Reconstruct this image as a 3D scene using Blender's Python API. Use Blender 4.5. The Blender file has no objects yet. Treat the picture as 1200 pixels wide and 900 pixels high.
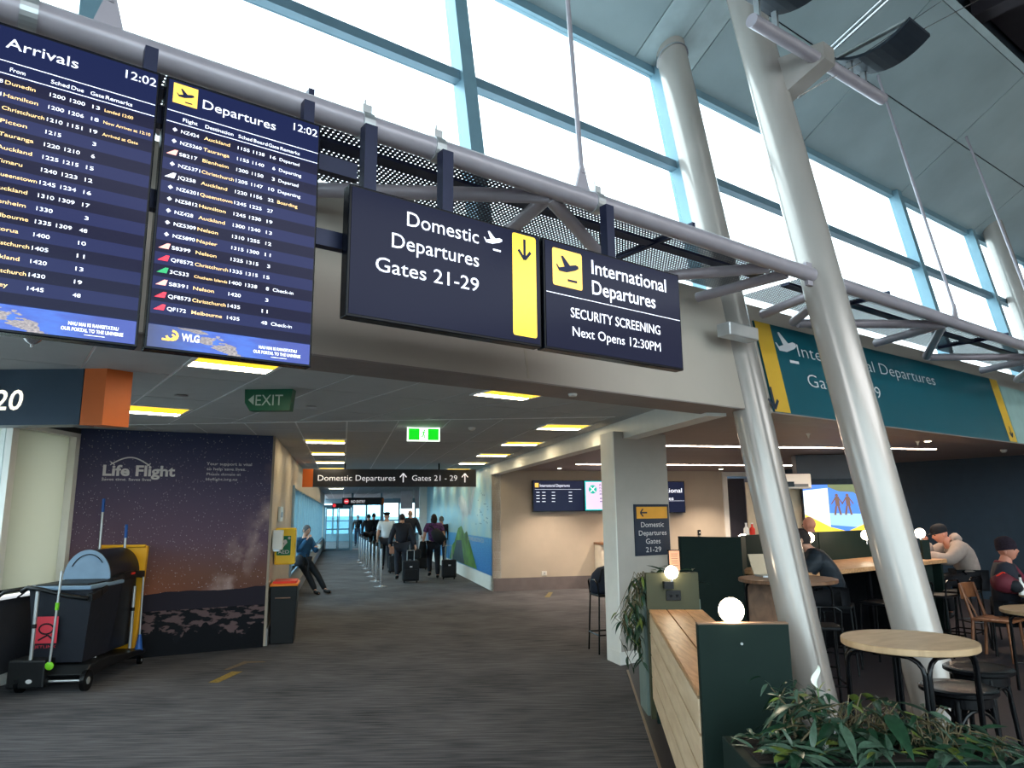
import bpy, bmesh, math, random
from math import sin, cos, pi, radians as R, sqrt, atan2
from mathutils import Vector as V, Matrix
random.seed(7)
C = bpy.context.scene.collection
# ------------------------------------------------------------------ camera
FPX, PITCH, ROLL, CH = 832.0, R(10.35), R(0.6), 1.7
Fw = V((0, cos(PITCH), sin(PITCH))); R0 = V((1, 0, 0)); U0 = R0.cross(Fw)
Rt = R0 * cos(ROLL) - U0 * sin(ROLL); Up = U0 * cos(ROLL) + R0 * sin(ROLL)
O = V((0, 0, CH))
cam = bpy.data.cameras.new('camera'); co = bpy.data.objects.new('camera', cam); C.objects.link(co)
cam.sensor_fit = 'HORIZONTAL'; cam.sensor_width = 36; cam.lens = 36 * FPX / 1200; cam.clip_start = .05; cam.clip_end = 500
m3 = Matrix((Rt, Up, -Fw)).transposed()
co.matrix_world = Matrix.Translation(O) @ m3.to_4x4()
bpy.context.scene.camera = co
# ------------------------------------------------------------------ world, sun, exposure
vs = bpy.context.scene.view_settings
vs.view_transform = 'Standard'; vs.look = 'None'; vs.gamma = 1; vs.exposure = 2.25; vs.use_curve_mapping = False
w = bpy.data.worlds.new('sky'); bpy.context.scene.world = w; w.use_nodes = True
nt = w.node_tree; bg = nt.nodes['Background']
tc = nt.nodes.new('ShaderNodeTexCoord'); sx = nt.nodes.new('ShaderNodeSeparateXYZ'); cr = nt.nodes.new('ShaderNodeValToRGB')
nt.links.new(tc.outputs['Generated'], sx.inputs[0]); nt.links.new(sx.outputs['Z'], cr.inputs[0]); nt.links.new(cr.outputs[0], bg.inputs[0])
e = cr.color_ramp.elements
e[0].position = 0.0; e[0].color = (.84, .93, .98, 1); e[1].position = .55; e[1].color = (.93, .97, 1, 1)
bg.inputs[1].default_value = 1.3
# ------------------------------------------------------------------ frames and rays
AZ = R(53.7); Uf = V((sin(AZ), cos(AZ), 0)); Nf = V((-cos(AZ), sin(AZ), 0)); LN = R(9.7); TL = math.tan(LN)
AC = R(-13.3); Cv = V((sin(AC), cos(AC), 0)); Cr = V((cos(AC), -sin(AC), 0)); Z = V((0, 0, 1))
def fp(u, n, z=0): return Uf * u + Nf * n + Z * z
def cp(s, r, z=0): return Cv * s + Cr * r + Z * z
def ray(x, y): return Fw + Rt * ((x - 600) / FPX) + Up * ((450 - y) / FPX)
def onz(x, y, z=0): d = ray(x, y); return O + d * ((z - CH) / d.z)
def onp(x, y, P, N): d = ray(x, y); return O + d * ((V(P) - O).dot(N) / d.dot(N))
def lin(c):
    c = c / 255
    return c / 12.92 if c <= .04045 else ((c + .055) / 1.055) ** 2.4
def rgb(r, g, b): return (lin(r), lin(g), lin(b), 1)
# ------------------------------------------------------------------ materials
def newmat(name):
    m = bpy.data.materials.new(name); m.use_nodes = True
    return m, m.node_tree, m.node_tree.nodes['Principled BSDF']
def mat(name, col, rough=.5, metal=0, noise=.08, scale=6, bump=0, bscale=60, emis=None, estr=1, stretch=None, spec=None):
    m, t, b = newmat(name); c = rgb(*col)
    co_ = t.nodes.new('ShaderNodeTexCoord'); mp = t.nodes.new('ShaderNodeMapping'); nz = t.nodes.new('ShaderNodeTexNoise')
    t.links.new(co_.outputs['Object'], mp.inputs[0]); t.links.new(mp.outputs[0], nz.inputs['Vector'])
    nz.inputs['Scale'].default_value = scale; nz.inputs['Detail'].default_value = 4
    if stretch: mp.inputs['Scale'].default_value = stretch
    r = t.nodes.new('ShaderNodeValToRGB'); t.links.new(nz.outputs[0], r.inputs[0])
    r.color_ramp.elements[0].position = .3; r.color_ramp.elements[1].position = .7
    r.color_ramp.elements[0].color = tuple(x * (1 - noise) for x in c[:3]) + (1,)
    r.color_ramp.elements[1].color = tuple(min(1, x * (1 + noise)) for x in c[:3]) + (1,)
    t.links.new(r.outputs[0], b.inputs['Base Color'])
    b.inputs['Roughness'].default_value = rough; b.inputs['Metallic'].default_value = metal
    b.inputs['Specular IOR Level'].default_value = spec if spec is not None else .3
    if bump:
        n2 = t.nodes.new('ShaderNodeTexNoise'); n2.inputs['Scale'].default_value = bscale; t.links.new(mp.outputs[0], n2.inputs['Vector'])
        bp = t.nodes.new('ShaderNodeBump'); bp.inputs['Strength'].default_value = bump; bp.inputs['Distance'].default_value = .01
        t.links.new(n2.outputs[0], bp.inputs['Height']); t.links.new(bp.outputs[0], b.inputs['Normal'])
    if emis:
        b.inputs['Emission Color'].default_value = rgb(*emis); b.inputs['Emission Strength'].default_value = estr
    return m
def wood(name, c1, c2, stretch=(1, 12, 12), scale=3, rough=.45):
    m, t, b = newmat(name)
    co_ = t.nodes.new('ShaderNodeTexCoord'); mp = t.nodes.new('ShaderNodeMapping'); mp.inputs['Scale'].default_value = stretch
    nz = t.nodes.new('ShaderNodeTexNoise'); nz.inputs['Scale'].default_value = scale; nz.inputs['Detail'].default_value = 8; nz.inputs['Distortion'].default_value = .6
    oi = t.nodes.new('ShaderNodeObjectInfo'); ad = t.nodes.new('ShaderNodeVectorMath'); ad.operation = 'ADD'
    cx = t.nodes.new('ShaderNodeCombineXYZ'); mu = t.nodes.new('ShaderNodeMath'); mu.operation = 'MULTIPLY'; mu.inputs[1].default_value = 9
    t.links.new(oi.outputs['Random'], mu.inputs[0])
    for i in range(3): t.links.new(mu.outputs[0], cx.inputs[i])
    t.links.new(co_.outputs['Object'], ad.inputs[0]); t.links.new(cx.outputs[0], ad.inputs[1])
    t.links.new(ad.outputs[0], mp.inputs[0]); t.links.new(mp.outputs[0], nz.inputs['Vector'])
    r = t.nodes.new('ShaderNodeValToRGB'); t.links.new(nz.outputs[0], r.inputs[0])
    r.color_ramp.elements[0].position = .35; r.color_ramp.elements[1].position = .65
    r.color_ramp.elements[0].color = rgb(*c1); r.color_ramp.elements[1].color = rgb(*c2)
    t.links.new(r.outputs[0], b.inputs['Base Color']); b.inputs['Roughness'].default_value = rough
    return m
def emit(name, col, s=1, base=None):
    m, t, b = newmat(name); b.inputs['Specular IOR Level'].default_value = .06 if 'navy' in name else .25; b.inputs['Base Color'].default_value = rgb(*(base or col)); b.inputs['Roughness'].default_value = .15
    b.inputs['Emission Color'].default_value = rgb(*col); b.inputs['Emission Strength'].default_value = s
    return m
def glass(name, tint=(255, 255, 255), fac=.06):
    m, t, b = newmat(name); t.nodes.remove(b)
    tr = t.nodes.new('ShaderNodeBsdfTransparent'); tr.inputs[0].default_value = rgb(*tint)
    gl = t.nodes.new('ShaderNodeBsdfGlossy'); gl.inputs['Roughness'].default_value = .02
    mx = t.nodes.new('ShaderNodeMixShader'); mx.inputs[0].default_value = fac
    t.links.new(tr.outputs[0], mx.inputs[1]); t.links.new(gl.outputs[0], mx.inputs[2])
    t.links.new(mx.outputs[0], t.nodes['Material Output'].inputs[0]); return m
# ------------------------------------------------------------------ mesh building
WL = {}
class MB:
    def __init__(s): s.v = []; s.f = []; s.m = []; s.uv = {}
    def add(s, vs_, fs, mi=0):
        o = len(s.v); s.v += [V(p) for p in vs_]
        for f in fs: s.f.append([o + i for i in f]); s.m.append(mi)
        return s
    def box(s, p, a, b, c, mi=0):       # corner p and three edge vectors
        p, a, b, c = V(p), V(a), V(b), V(c)
        q = [p, p + a, p + a + b, p + b]; q += [x + c for x in q]
        fs = [(0, 3, 2, 1), (4, 5, 6, 7), (0, 1, 5, 4), (1, 2, 6, 5), (2, 3, 7, 6), (3, 0, 4, 7)]
        if a.cross(b).dot(c) < 0: fs = [f[::-1] for f in fs]
        return s.add(q, fs, mi)
    def cbox(s, c, ax, ay, az, mi=0):   # centre and three full edge vectors
        ax, ay, az = V(ax), V(ay), V(az)
        return s.box(V(c) - ax / 2 - ay / 2 - az / 2, ax, ay, az, mi)
    def aabb(s, x0, x1, y0, y1, z0, z1, mi=0): return s.box((x0, y0, z0), (x1 - x0, 0, 0), (0, y1 - y0, 0), (0, 0, z1 - z0), mi)
    def tube(s, pts, r, n=10, mi=0, cap=True):
        pts = [V(p) for p in pts]; rs = r if isinstance(r, (list, tuple)) else [r] * len(pts)
        d0 = (pts[1] - pts[0]).normalized(); ref = Z if abs(d0.z) < .9 else V((1, 0, 0))
        x = d0.cross(ref).normalized(); rings = []
        for i, p in enumerate(pts):
            if i == 0: d = pts[1] - p
            elif i == len(pts) - 1: d = p - pts[i - 1]
            else: d = (pts[i + 1] - p).normalized() + (p - pts[i - 1]).normalized()
            d.normalize(); x = (x - d * x.dot(d)).normalized(); y = d.cross(x)
            rings.append([p + (x * cos(2 * pi * k / n) + y * sin(2 * pi * k / n)) * rs[i] for k in range(n)])
        o = len(s.v)
        for g in rings: s.v += g
        for i in range(len(pts) - 1):
            for k in range(n):
                s.f.append([o + i * n + k, o + i * n + (k + 1) % n, o + (i + 1) * n + (k + 1) % n, o + (i + 1) * n + k]); s.m.append(mi)
        if cap:
            s.f.append([o + k for k in range(n)][::-1]); s.m.append(mi)
            s.f.append([o + (len(pts) - 1) * n + k for k in range(n)]); s.m.append(mi)
        return s
    def lathe(s, c, prof, n=20, mi=0, axis=Z, squash=1):   # prof: (radius, height)
        c = V(c); axis = V(axis).normalized(); x = V(axis.orthogonal().normalized()) if abs(axis.z) < .99 else V((1, 0, 0)); y = axis.cross(x)
        o = len(s.v)
        for r, h in prof:
            for k in range(n): s.v.append(c + axis * h + (x * cos(2 * pi * k / n) + y * sin(2 * pi * k / n) * squash) * r)
        for i in range(len(prof) - 1):
            for k in range(n):
                s.f.append([o + i * n + k, o + i * n + (k + 1) % n, o + (i + 1) * n + (k + 1) % n, o + (i + 1) * n + k]); s.m.append(mi)
        s.f.append([o + k for k in range(n)][::-1]); s.m.append(mi)
        s.f.append([o + (len(prof) - 1) * n + k for k in range(n)]); s.m.append(mi)
        return s
    def ball(s, c, r, n=16, mi=0, sc=(1, 1, 1)):
        c = V(c); o = len(s.v); m_ = max(6, n // 2 + 2)
        for i in range(1, m_):
            t = pi * i / m_
            for k in range(n): s.v.append(c + V((sin(t) * cos(2 * pi * k / n) * sc[0], sin(t) * sin(2 * pi * k / n) * sc[1], cos(t) * sc[2])) * r)
        s.v += [c + V((0, 0, r * sc[2])), c - V((0, 0, r * sc[2]))]; a = len(s.v) - 2
        for i in range(m_ - 2):
            for k in range(n): s.f.append([o + i * n + k, o + (i + 1) * n + k, o + (i + 1) * n + (k + 1) % n, o + i * n + (k + 1) % n]); s.m.append(mi)
        for k in range(n):
            s.f.append([a, o + k, o + (k + 1) % n]); s.m.append(mi)
            s.f.append([a + 1, o + (m_ - 2) * n + (k + 1) % n, o + (m_ - 2) * n + k]); s.m.append(mi)
        return s
    def prism(s, poly, ext, mi=0):      # planar polygon extruded by ext
        n = len(poly); poly = [V(tuple(p) if len(p) == 3 else (p[0], p[1], 0)) for p in poly]; ext = V(ext)
        nn = V((0, 0, 0))
        for i in range(n): nn += poly[i].cross(poly[(i + 1) % n])
        if nn.dot(ext) > 0: poly = poly[::-1]
        o = len(s.v); s.v += poly + [p + ext for p in poly]
        s.f.append([o + i for i in range(n)]); s.m.append(mi)
        s.f.append([o + n + i for i in range(n)][::-1]); s.m.append(mi)
        for i in range(n): s.f.append([o + (i + 1) % n, o + i, o + n + i, o + n + (i + 1) % n]); s.m.append(mi)
        return s
    def quaduv(s, a, b, c, d, mi=0):    # bottom-left, bottom-right, top-right, top-left with uv
        o = len(s.v); s.v += [V(a), V(b), V(c), V(d)]; s.uv[len(s.f)] = [(0, 0), (1, 0), (1, 1), (0, 1)]
        s.f.append([o, o + 1, o + 2, o + 3]); s.m.append(mi); return s
    def build(s, name, mats, parent=None, local=False, smooth=False, bevel=0):
        me = bpy.data.meshes.new(name); off = V((0, 0, 0)) if (local or parent is None) else WL[parent.name]
        me.from_pydata([p - off for p in s.v], [], s.f)
        if not isinstance(mats, (list, tuple)): mats = [mats]
        for m_ in mats: me.materials.append(m_)
        for p, mi in zip(me.polygons, s.m): p.material_index = mi
        if s.uv:
            ul = me.uv_layers.new(name='UVMap')
            for fi, uvs in s.uv.items():
                for li, u in zip(me.polygons[fi].loop_indices, uvs): ul.data[li].uv = u
        if smooth: me.shade_smooth() if hasattr(me, 'shade_smooth') else [setattr(p, 'use_smooth', True) for p in me.polygons]
        if smooth == 'auto':
            try: me.set_sharp_from_angle(angle=R(40))
            except Exception: pass
        me.update()
        o = bpy.data.objects.new(name, me); C.objects.link(o)
        if parent is not None: o.parent = parent
        WL[o.name] = off
        if name in ('white_text', 'amber_text', 'lettering', 'banner_text', 'print_lines', 'page_text', 'green_print', 'down_arrow', 'arrow', 'bird_flock_print', 'deck_bearer', 'running_figures', 'airline_tail_symbol'): o['kind'] = 'stuff'
        if bevel:
            b = o.modifiers.new('bevel', 'BEVEL'); b.width = bevel; b.segments = 2; b.limit_method = 'ANGLE'
        return o
def tag(o, label=None, cat=None, group=None, kind=None):
    if label: o['label'] = label
    if cat: o['category'] = cat
    if group: o['group'] = group
    if kind: o['kind'] = kind
    return o
def thing(name, label, cat, loc, rz=0, group=None):
    o = bpy.data.objects.new(name, None); C.objects.link(o); o.location = loc; o.rotation_euler = (0, 0, rz); o.empty_display_size = .1
    WL[o.name] = V(loc); return tag(o, label, cat, group)
def struct(name, mb, m, parent=None, **k):
    o = mb.build(name, m, parent, **k)
    if parent is None: o['kind'] = 'structure'
    return o
def root_struct(name):
    o = bpy.data.objects.new(name, None); C.objects.link(o); WL[o.name] = V((0, 0, 0)); o['kind'] = 'structure'; return o
def copy_tree(o, parent=None):
    c = o.copy(); C.objects.link(c)
    if parent is not None: c.parent = parent
    WL[c.name] = WL.get(o.name, V((0, 0, 0)))
    for ch in list(o.children): copy_tree(ch, c)
    return c
def place(o, loc, rz=0, label=None, group=None, sc=None):
    o.location = loc; o.rotation_euler = (0, 0, rz)
    if sc: o.scale = sc
    if label: o['label'] = label
    if group: o['group'] = group
    return o
# ---- text as flat print
_tc = {}
def text2d(s, bold=0):
    k = (s, bold)
    if k in _tc: return _tc[k]
    cu = bpy.data.curves.new('t', 'FONT'); cu.body = s; cu.size = 1; cu.offset = bold; cu.resolution_u = 3
    o = bpy.data.objects.new('t', cu); C.objects.link(o); bpy.context.view_layer.update()
    me = bpy.data.meshes.new_from_object(o.evaluated_get(bpy.context.evaluated_depsgraph_get()))
    vv = [(p.co.x, p.co.y) for p in me.vertices]; ff = [list(p.vertices) for p in me.polygons]
    bpy.data.objects.remove(o); bpy.data.curves.remove(cu); bpy.data.meshes.remove(me)
    _tc[k] = (vv, ff); return _tc[k]
class Fr:                                # a flat sheet: origin, right, up, and out = towards the viewer
    def __init__(s, o, r, u): s.o = V(o); s.r = V(r).normalized(); s.u = V(u).normalized(); s.n = s.r.cross(s.u)
    def P(s, x, y, d=0): return s.o + s.r * x + s.u * y + s.n * d
    def at(s, px, py): q = onp(px, py, s.o, s.n) - s.o; return q.dot(s.r), q.dot(s.u)
    def quad(s, mb, x0, y0, x1, y1, d=.002, mi=0): return mb.add([s.P(x0, y0, d), s.P(x1, y0, d), s.P(x1, y1, d), s.P(x0, y1, d)], [(0, 1, 2, 3)], mi)
    def poly(s, mb, pts, d=.002, mi=0):
        a = sum(pts[i][0] * pts[(i + 1) % len(pts)][1] - pts[(i + 1) % len(pts)][0] * pts[i][1] for i in range(len(pts)))
        if a < 0: pts = pts[::-1]
        return mb.add([s.P(x, y, d) for x, y in pts], [list(range(len(pts)))], mi)
    def text(s, mb, t, x, y, h, w=None, al='L', d=.003, mi=0, bold=0, slant=0):   # h is cap height; w the width to fit
        vv, ff = text2d(t, bold)
        if not vv: return
        x0 = min(p[0] for p in vv); x1 = max(p[0] for p in vv); k = h / .73; kx = k if w is None else w / (x1 - x0)
        ww = (x1 - x0) * kx; sx_ = {'L': 0, 'C': -ww / 2, 'R': -ww}[al]
        mb.add([s.P(x + sx_ + (p[0] - x0) * kx + p[1] * k * slant, y + p[1] * k, d) for p in vv], ff, mi)
    def tpx(s, mb, t, p0, p1, h, **k):   # text whose base line runs from picture point p0 to p1, cap height h in metres
        a = s.at(*p0); b = s.at(*p1); s.text(mb, t, a[0], a[1], h, w=abs(b[0] - a[0]), **k)
def stroke(mb, fr, pts, wd, d=.003, mi=0):
    for a, b in zip(pts, pts[1:]):
        dx, dy = b[0] - a[0], b[1] - a[1]; L = sqrt(dx * dx + dy * dy); nx, ny = -dy / L * wd / 2, dx / L * wd / 2
        fr.poly(mb, [(a[0] + nx, a[1] + ny), (a[0] - nx, a[1] - ny), (b[0] - nx, b[1] - ny), (b[0] + nx, b[1] + ny)], d, mi)
PLANE = [(0, .22), (.06, .22), (.14, .12), (.37, .19), (.22, .54), (.31, .56), (.62, .27), (.86, .34), (.98, .31), (1.0, .23), (.86, .14), (.46, 0), (.13, .0)]
def plane_icon(mb, fr, x, y, w_, d=.003, mi=0, dash=True):
    fr.poly(mb, [(x + a * w_, y + (b - .2) * w_) for a, b in PLANE], d, mi)
    if dash: fr.quad(mb, x + .50 * w_, y - .50 * w_, x + .92 * w_, y - .42 * w_, d, mi)
def arrow(mb, fr, x, y, h, th, dirv, d=.003, mi=0):
    dx, dy = dirv; px_, py_ = -dy, dx; tip = (x + dx * h / 2, y + dy * h / 2); tail = (x - dx * h / 2, y - dy * h / 2)
    stroke(mb, fr, [tail, (tip[0] - dx * th * .5, tip[1] - dy * th * .5)], th, d, mi)
    for s_ in (1, -1):
        b = (tip[0] - dx * h * .42 + px_ * h * .36 * s_, tip[1] - dy * h * .42 + py_ * h * .36 * s_)
        stroke(mb, fr, [(tip[0] + dx * th * .1, tip[1] + dy * th * .1), b], th, d, mi)
def rrect(x0, y0, x1, y1, r, n=4):
    pts = []
    for cx_, cy_, a0 in ((x1 - r, y0 + r, -90), (x1 - r, y1 - r, 0), (x0 + r, y1 - r, 90), (x0 + r, y0 + r, 180)):
        for k in range(n + 1): a = R(a0 + 90 * k / n); pts.append((cx_ + r * cos(a), cy_ + r * sin(a)))
    return pts
def circ(x, y, r, n=20, rx=None): return [(x + (rx or r) * cos(2 * pi * k / n), y + r * sin(2 * pi * k / n)) for k in range(n)]
def clip(poly, hp):                      # convex 2D polygon against half planes (a,b,c): a x + b y >= c
    for a, b, c in hp:
        out = []
        for i in range(len(poly)):
            p, q = poly[i], poly[(i + 1) % len(poly)]; dp = a * p[0] + b * p[1] - c; dq = a * q[0] + b * q[1] - c
            if dp >= 0: out.append(p)
            if dp * dq < 0: t = dp / (dp - dq); out.append((p[0] + (q[0] - p[0]) * t, p[1] + (q[1] - p[1]) * t))
        poly = out
        if len(poly) < 3: return None
    ar = abs(sum(poly[i][0] * poly[(i + 1) % len(poly)][1] - poly[(i + 1) % len(poly)][0] * poly[i][1] for i in range(len(poly)))) / 2
    return poly if ar > .01 else None
# ------------------------------------------------------------------ palette
M = {}
M['beige'] = mat('painted beige plaster', (184, 172, 156), .55, noise=.04, scale=3)
M['bulk'] = mat('beige bulkhead panel', (184, 172, 160), .38, noise=.04, scale=2)
M['white'] = mat('white painted plaster', (232, 230, 224), .5, noise=.03)
M['greyskirt'] = mat('grey rubber skirting', (112, 104, 104), .6)
M['ctile'] = mat('perforated grey ceiling tile', (186, 188, 190), .7, noise=.03, bump=.15, bscale=300)
M['cback'] = mat('pale ceiling grid metal', (236, 238, 240), .35)
M['cafeceil'] = mat('taupe cafe ceiling', (142, 128, 124), .6, noise=.03)
M['column'] = mat('brushed silver column paint', (176, 168, 162), .22, .25, noise=.05, scale=3, stretch=(1, 1, .3))
M['tube'] = mat('silver painted steel tube', (168, 160, 168), .3, .15, noise=.06)
M['frame'] = mat('pale blue grey window frame', (120, 152, 166), .4, .3, noise=.05)
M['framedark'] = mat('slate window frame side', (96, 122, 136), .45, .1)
M['roof'] = mat('perforated metal roof lining', (160, 176, 180), .30, .15, noise=.10, scale=1.2, bump=.12, bscale=5)
M['roofplain'] = mat('smooth metal roof strap', (176, 192, 196), .4, .1)
M['deck'] = mat('dark corrugated deck', (44, 52, 62), .5, .3)
M['brown'] = mat('dark brown fascia', (52, 46, 52), .6)
M['black'] = mat('black powder coated metal', (12, 13, 16), .25, .2)
M['blackplastic'] = mat('black plastic', (16, 18, 21), .45)
M['bezel'] = mat('glossy black screen bezel', (8, 11, 20), .25, spec=.15)
M['strap'] = mat('dark navy steel hanger', (38, 42, 66), .4, .3)
M['steel'] = mat('brushed stainless steel', (205, 205, 208), .25, .9, noise=.04)
M['alu'] = mat('aluminium pole', (190, 192, 194), .35, .7)
M['navywall'] = mat('dark navy wall paint', (42, 58, 72), .45, noise=.05)
M['green'] = mat('dark green painted board', (19, 34, 30), .55, spec=.15, noise=.07)
M['olive'] = mat('olive green painted board', (66, 66, 46), .5, noise=.05)
M['greengrey'] = mat('grey green planter', (110, 124, 118), .5)
M['oak'] = wood('oiled oak plank', (194, 164, 130), (214, 188, 156), (9, .8, 9), 2)
M['oaktop'] = wood('honey oak plank', (176, 126, 84), (208, 160, 114), (14, 1.4, 14))
M['oaktable'] = wood('oak table top', (172, 142, 108), (192, 162, 126), (3, 9, 1), 2)
M['walnut'] = wood('brown wood', (104, 72, 50), (138, 100, 72), (2, 10, 2))
M['orange'] = mat('orange panel', (214, 108, 48), .45, noise=.04)
M['slate'] = mat('slate sign panel', (58, 74, 92), .35, noise=.04)
M['signdark'] = mat('charcoal sign panel', (46, 46, 52), .35)
M['letter'] = emit('lit lettering', (238, 236, 240), .16)
M['letterwarm'] = emit('warm lit numerals', (255, 246, 222), .3)
M['print'] = mat('pale grey print', (206, 204, 206), .6, noise=0.01)
M['screenblue'] = emit('navy screen', (40, 50, 96), .17, (4, 5, 12))
M['rowa'] = emit('navy screen row', (58, 66, 116), .17, (4, 5, 12))
M['rowb'] = emit('dark navy screen row', (42, 44, 74), .17, (4, 5, 12))
M['signscreen'] = emit('navy sign screen', (44, 50, 80), .13, (4, 5, 12))
M['scrwhite'] = emit('white pixels', (235, 238, 252), .30)
M['scramber'] = emit('amber pixels', (252, 206, 138), .30)
M['scryellow'] = emit('yellow pixels', (244, 190, 84), .26)
M['scrbright'] = emit('bright yellow pixels', (250, 206, 62), .26)
M['scrnavy'] = emit('navy pixels', (30, 38, 64), .12)
M['scrred'] = emit('red tail pixels', (226, 44, 62), .4)
M['scrpink'] = emit('salmon tail pixels', (232, 150, 140), .4)
M['scrgreen'] = emit('green tail pixels', (38, 134, 84), .4)
M['teal'] = mat('teal printed panel', (22, 84, 96), .3, noise=.06, scale=1.5)
M['tealpale'] = mat('pale teal printed panel', (150, 178, 172), .35)
M['signyellow'] = mat('mustard yellow print', (214, 168, 52), .45, noise=.03)
M['navyprint'] = mat('navy print', (32, 44, 62), .5)
M['exit'] = mat('green exit sign face', (22, 92, 66), .4)
M['exitlit'] = emit('lit green sign', (20, 190, 30), .30)
M['whitelit'] = emit('lit white sign', (240, 255, 240), .35)
M['globe'] = emit('lit opal globe', (255, 236, 204), 6.5)
M['panelyellow'] = emit('warm yellow diffuser', (255, 206, 50), .30)
M['panelwhite'] = emit('warm white diffuser', (255, 238, 200), 8)
M['slot'] = emit('linear light diffuser', (255, 226, 200), 9)
M['skin'] = mat('skin', (196, 146, 122), .5, noise=.05)
M['skin2'] = mat('ruddy skin', (186, 124, 102), .5, noise=.06)
M['hairgrey'] = mat('grey hair', (92, 90, 92), .8, noise=.25, scale=60)
M['hairdark'] = mat('dark brown hair', (40, 30, 28), .7, noise=.3, scale=60)
M['bluesweater'] = mat('blue knit', (44, 84, 118), .85, noise=.1, bump=.2)
M['darkcloth'] = mat('dark navy cloth', (28, 30, 40), .85, noise=.15)
M['blackcloth'] = mat('black cloth', (20, 21, 26), .85, noise=.2)
M['whiteshirt'] = mat('white shirt cloth', (222, 228, 236), .8, noise=.05)
M['hoodie'] = mat('grey beige hoodie fleece', (148, 132, 124), .9, noise=.08, scale=14, bump=.3, bscale=14)
M['scarf'] = mat('maroon wool scarf', (96, 34, 48), .9, noise=.2, scale=30)
M['eye'] = mat('dark eye', (22, 18, 18), .2)
M['mouth'] = mat('lip', (138, 72, 66), .5)
M['shoe'] = mat('black leather shoe', (22, 20, 22), .35)
M['yellowbag'] = mat('yellow vinyl bag', (232, 168, 36), .45, noise=.06)
M['aed'] = mat('yellow cabinet paint', (236, 196, 40), .4, noise=.03)
M['green2'] = mat('medical green print', (20, 112, 72), .45)
M['red'] = mat('red plastic', (224, 52, 36), .4)
M['lid'] = mat('orange plastic', (240, 132, 36), .4)
M['bluegrey'] = mat('blue grey plastic', (118, 142, 166), .4)
M['blueplastic'] = mat('blue plastic', (30, 84, 160), .4)
M['lime'] = mat('lime green plastic', (120, 200, 40), .4)
M['leaf'] = mat('dark green leaf', (30, 56, 38), .32, noise=.35, scale=9)
M['leaf2'] = mat('grey green leaf', (66, 88, 72), .32, noise=.3, scale=9)
M['leaf3'] = mat('yellow green leaf', (98, 112, 48), .4, noise=.25, scale=9)
M['stem'] = mat('brown green stem', (92, 82, 58), .6)
M['spathe'] = mat('white spathe', (236, 238, 226), .4)
M['soil'] = mat('dark soil', (34, 28, 24), .9, bump=.5)
M['glass'] = glass('clear glass', (240, 250, 252), .05)
M['glassblue'] = glass('pale blue glass', (222, 244, 250), .06)
M['paper'] = mat('warm paper card', (226, 160, 126), .6)
M['fabric'] = mat('black nylon', (26, 28, 34), .8, bump=.3)
M['ply'] = mat('beige panel', (196, 178, 152), .5)

def carpet():
    m, t, b = newmat('charcoal loop carpet')
    co_ = t.nodes.new('ShaderNodeTexCoord'); mp = t.nodes.new('ShaderNodeMapping'); mp.inputs['Rotation'].default_value = (0, 0, R(8)); mp.inputs['Scale'].default_value = (1.2, 14, 1)
    n1 = t.nodes.new('ShaderNodeTexNoise'); n1.inputs['Scale'].default_value = 2.2; n1.inputs['Detail'].default_value = 6
    n2 = t.nodes.new('ShaderNodeTexNoise'); n2.inputs['Scale'].default_value = 1.1; n2.inputs['Detail'].default_value = 3
    n3 = t.nodes.new('ShaderNodeTexNoise'); n3.inputs['Scale'].default_value = 260; n3.inputs['Detail'].default_value = 2
    t.links.new(co_.outputs['Object'], mp.inputs[0]); t.links.new(mp.outputs[0], n1.inputs['Vector'])
    t.links.new(co_.outputs['Object'], n2.inputs['Vector']); t.links.new(co_.outputs['Object'], n3.inputs['Vector'])
    a = t.nodes.new('ShaderNodeMath'); a.operation = 'MULTIPLY_ADD'; a.inputs[1].default_value = .55; t.links.new(n1.outputs[0], a.inputs[0])
    c2 = t.nodes.new('ShaderNodeMath'); c2.operation = 'MULTIPLY'; c2.inputs[1].default_value = .3; t.links.new(n2.outputs[0], c2.inputs[0]); t.links.new(c2.outputs[0], a.inputs[2])
    d = t.nodes.new('ShaderNodeMath'); d.operation = 'MULTIPLY_ADD'; d.inputs[1].default_value = .3; t.links.new(n3.outputs[0], d.inputs[0]); t.links.new(a.outputs[0], d.inputs[2])
    r = t.nodes.new('ShaderNodeValToRGB'); t.links.new(d.outputs[0], r.inputs[0])
    r.color_ramp.elements[0].position = .44; r.color_ramp.elements[1].position = .72
    r.color_ramp.elements[0].color = rgb(54, 55, 60); r.color_ramp.elements[1].color = rgb(106, 105, 110)
    t.links.new(r.outputs[0], b.inputs['Base Color']); b.inputs['Roughness'].default_value = .95; b.inputs['Specular IOR Level'].default_value = .15
    bp = t.nodes.new('ShaderNodeBump'); bp.inputs['Strength'].default_value = .5; bp.inputs['Distance'].default_value = .006
    t.links.new(d.outputs[0], bp.inputs['Height']); t.links.new(bp.outputs[0], b.inputs['Normal']); return m
M['carpet'] = carpet()
M['vinyl'] = mat('dark speckled vinyl floor', (64, 58, 60), .4, noise=.2, scale=160, bump=.1)

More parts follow.
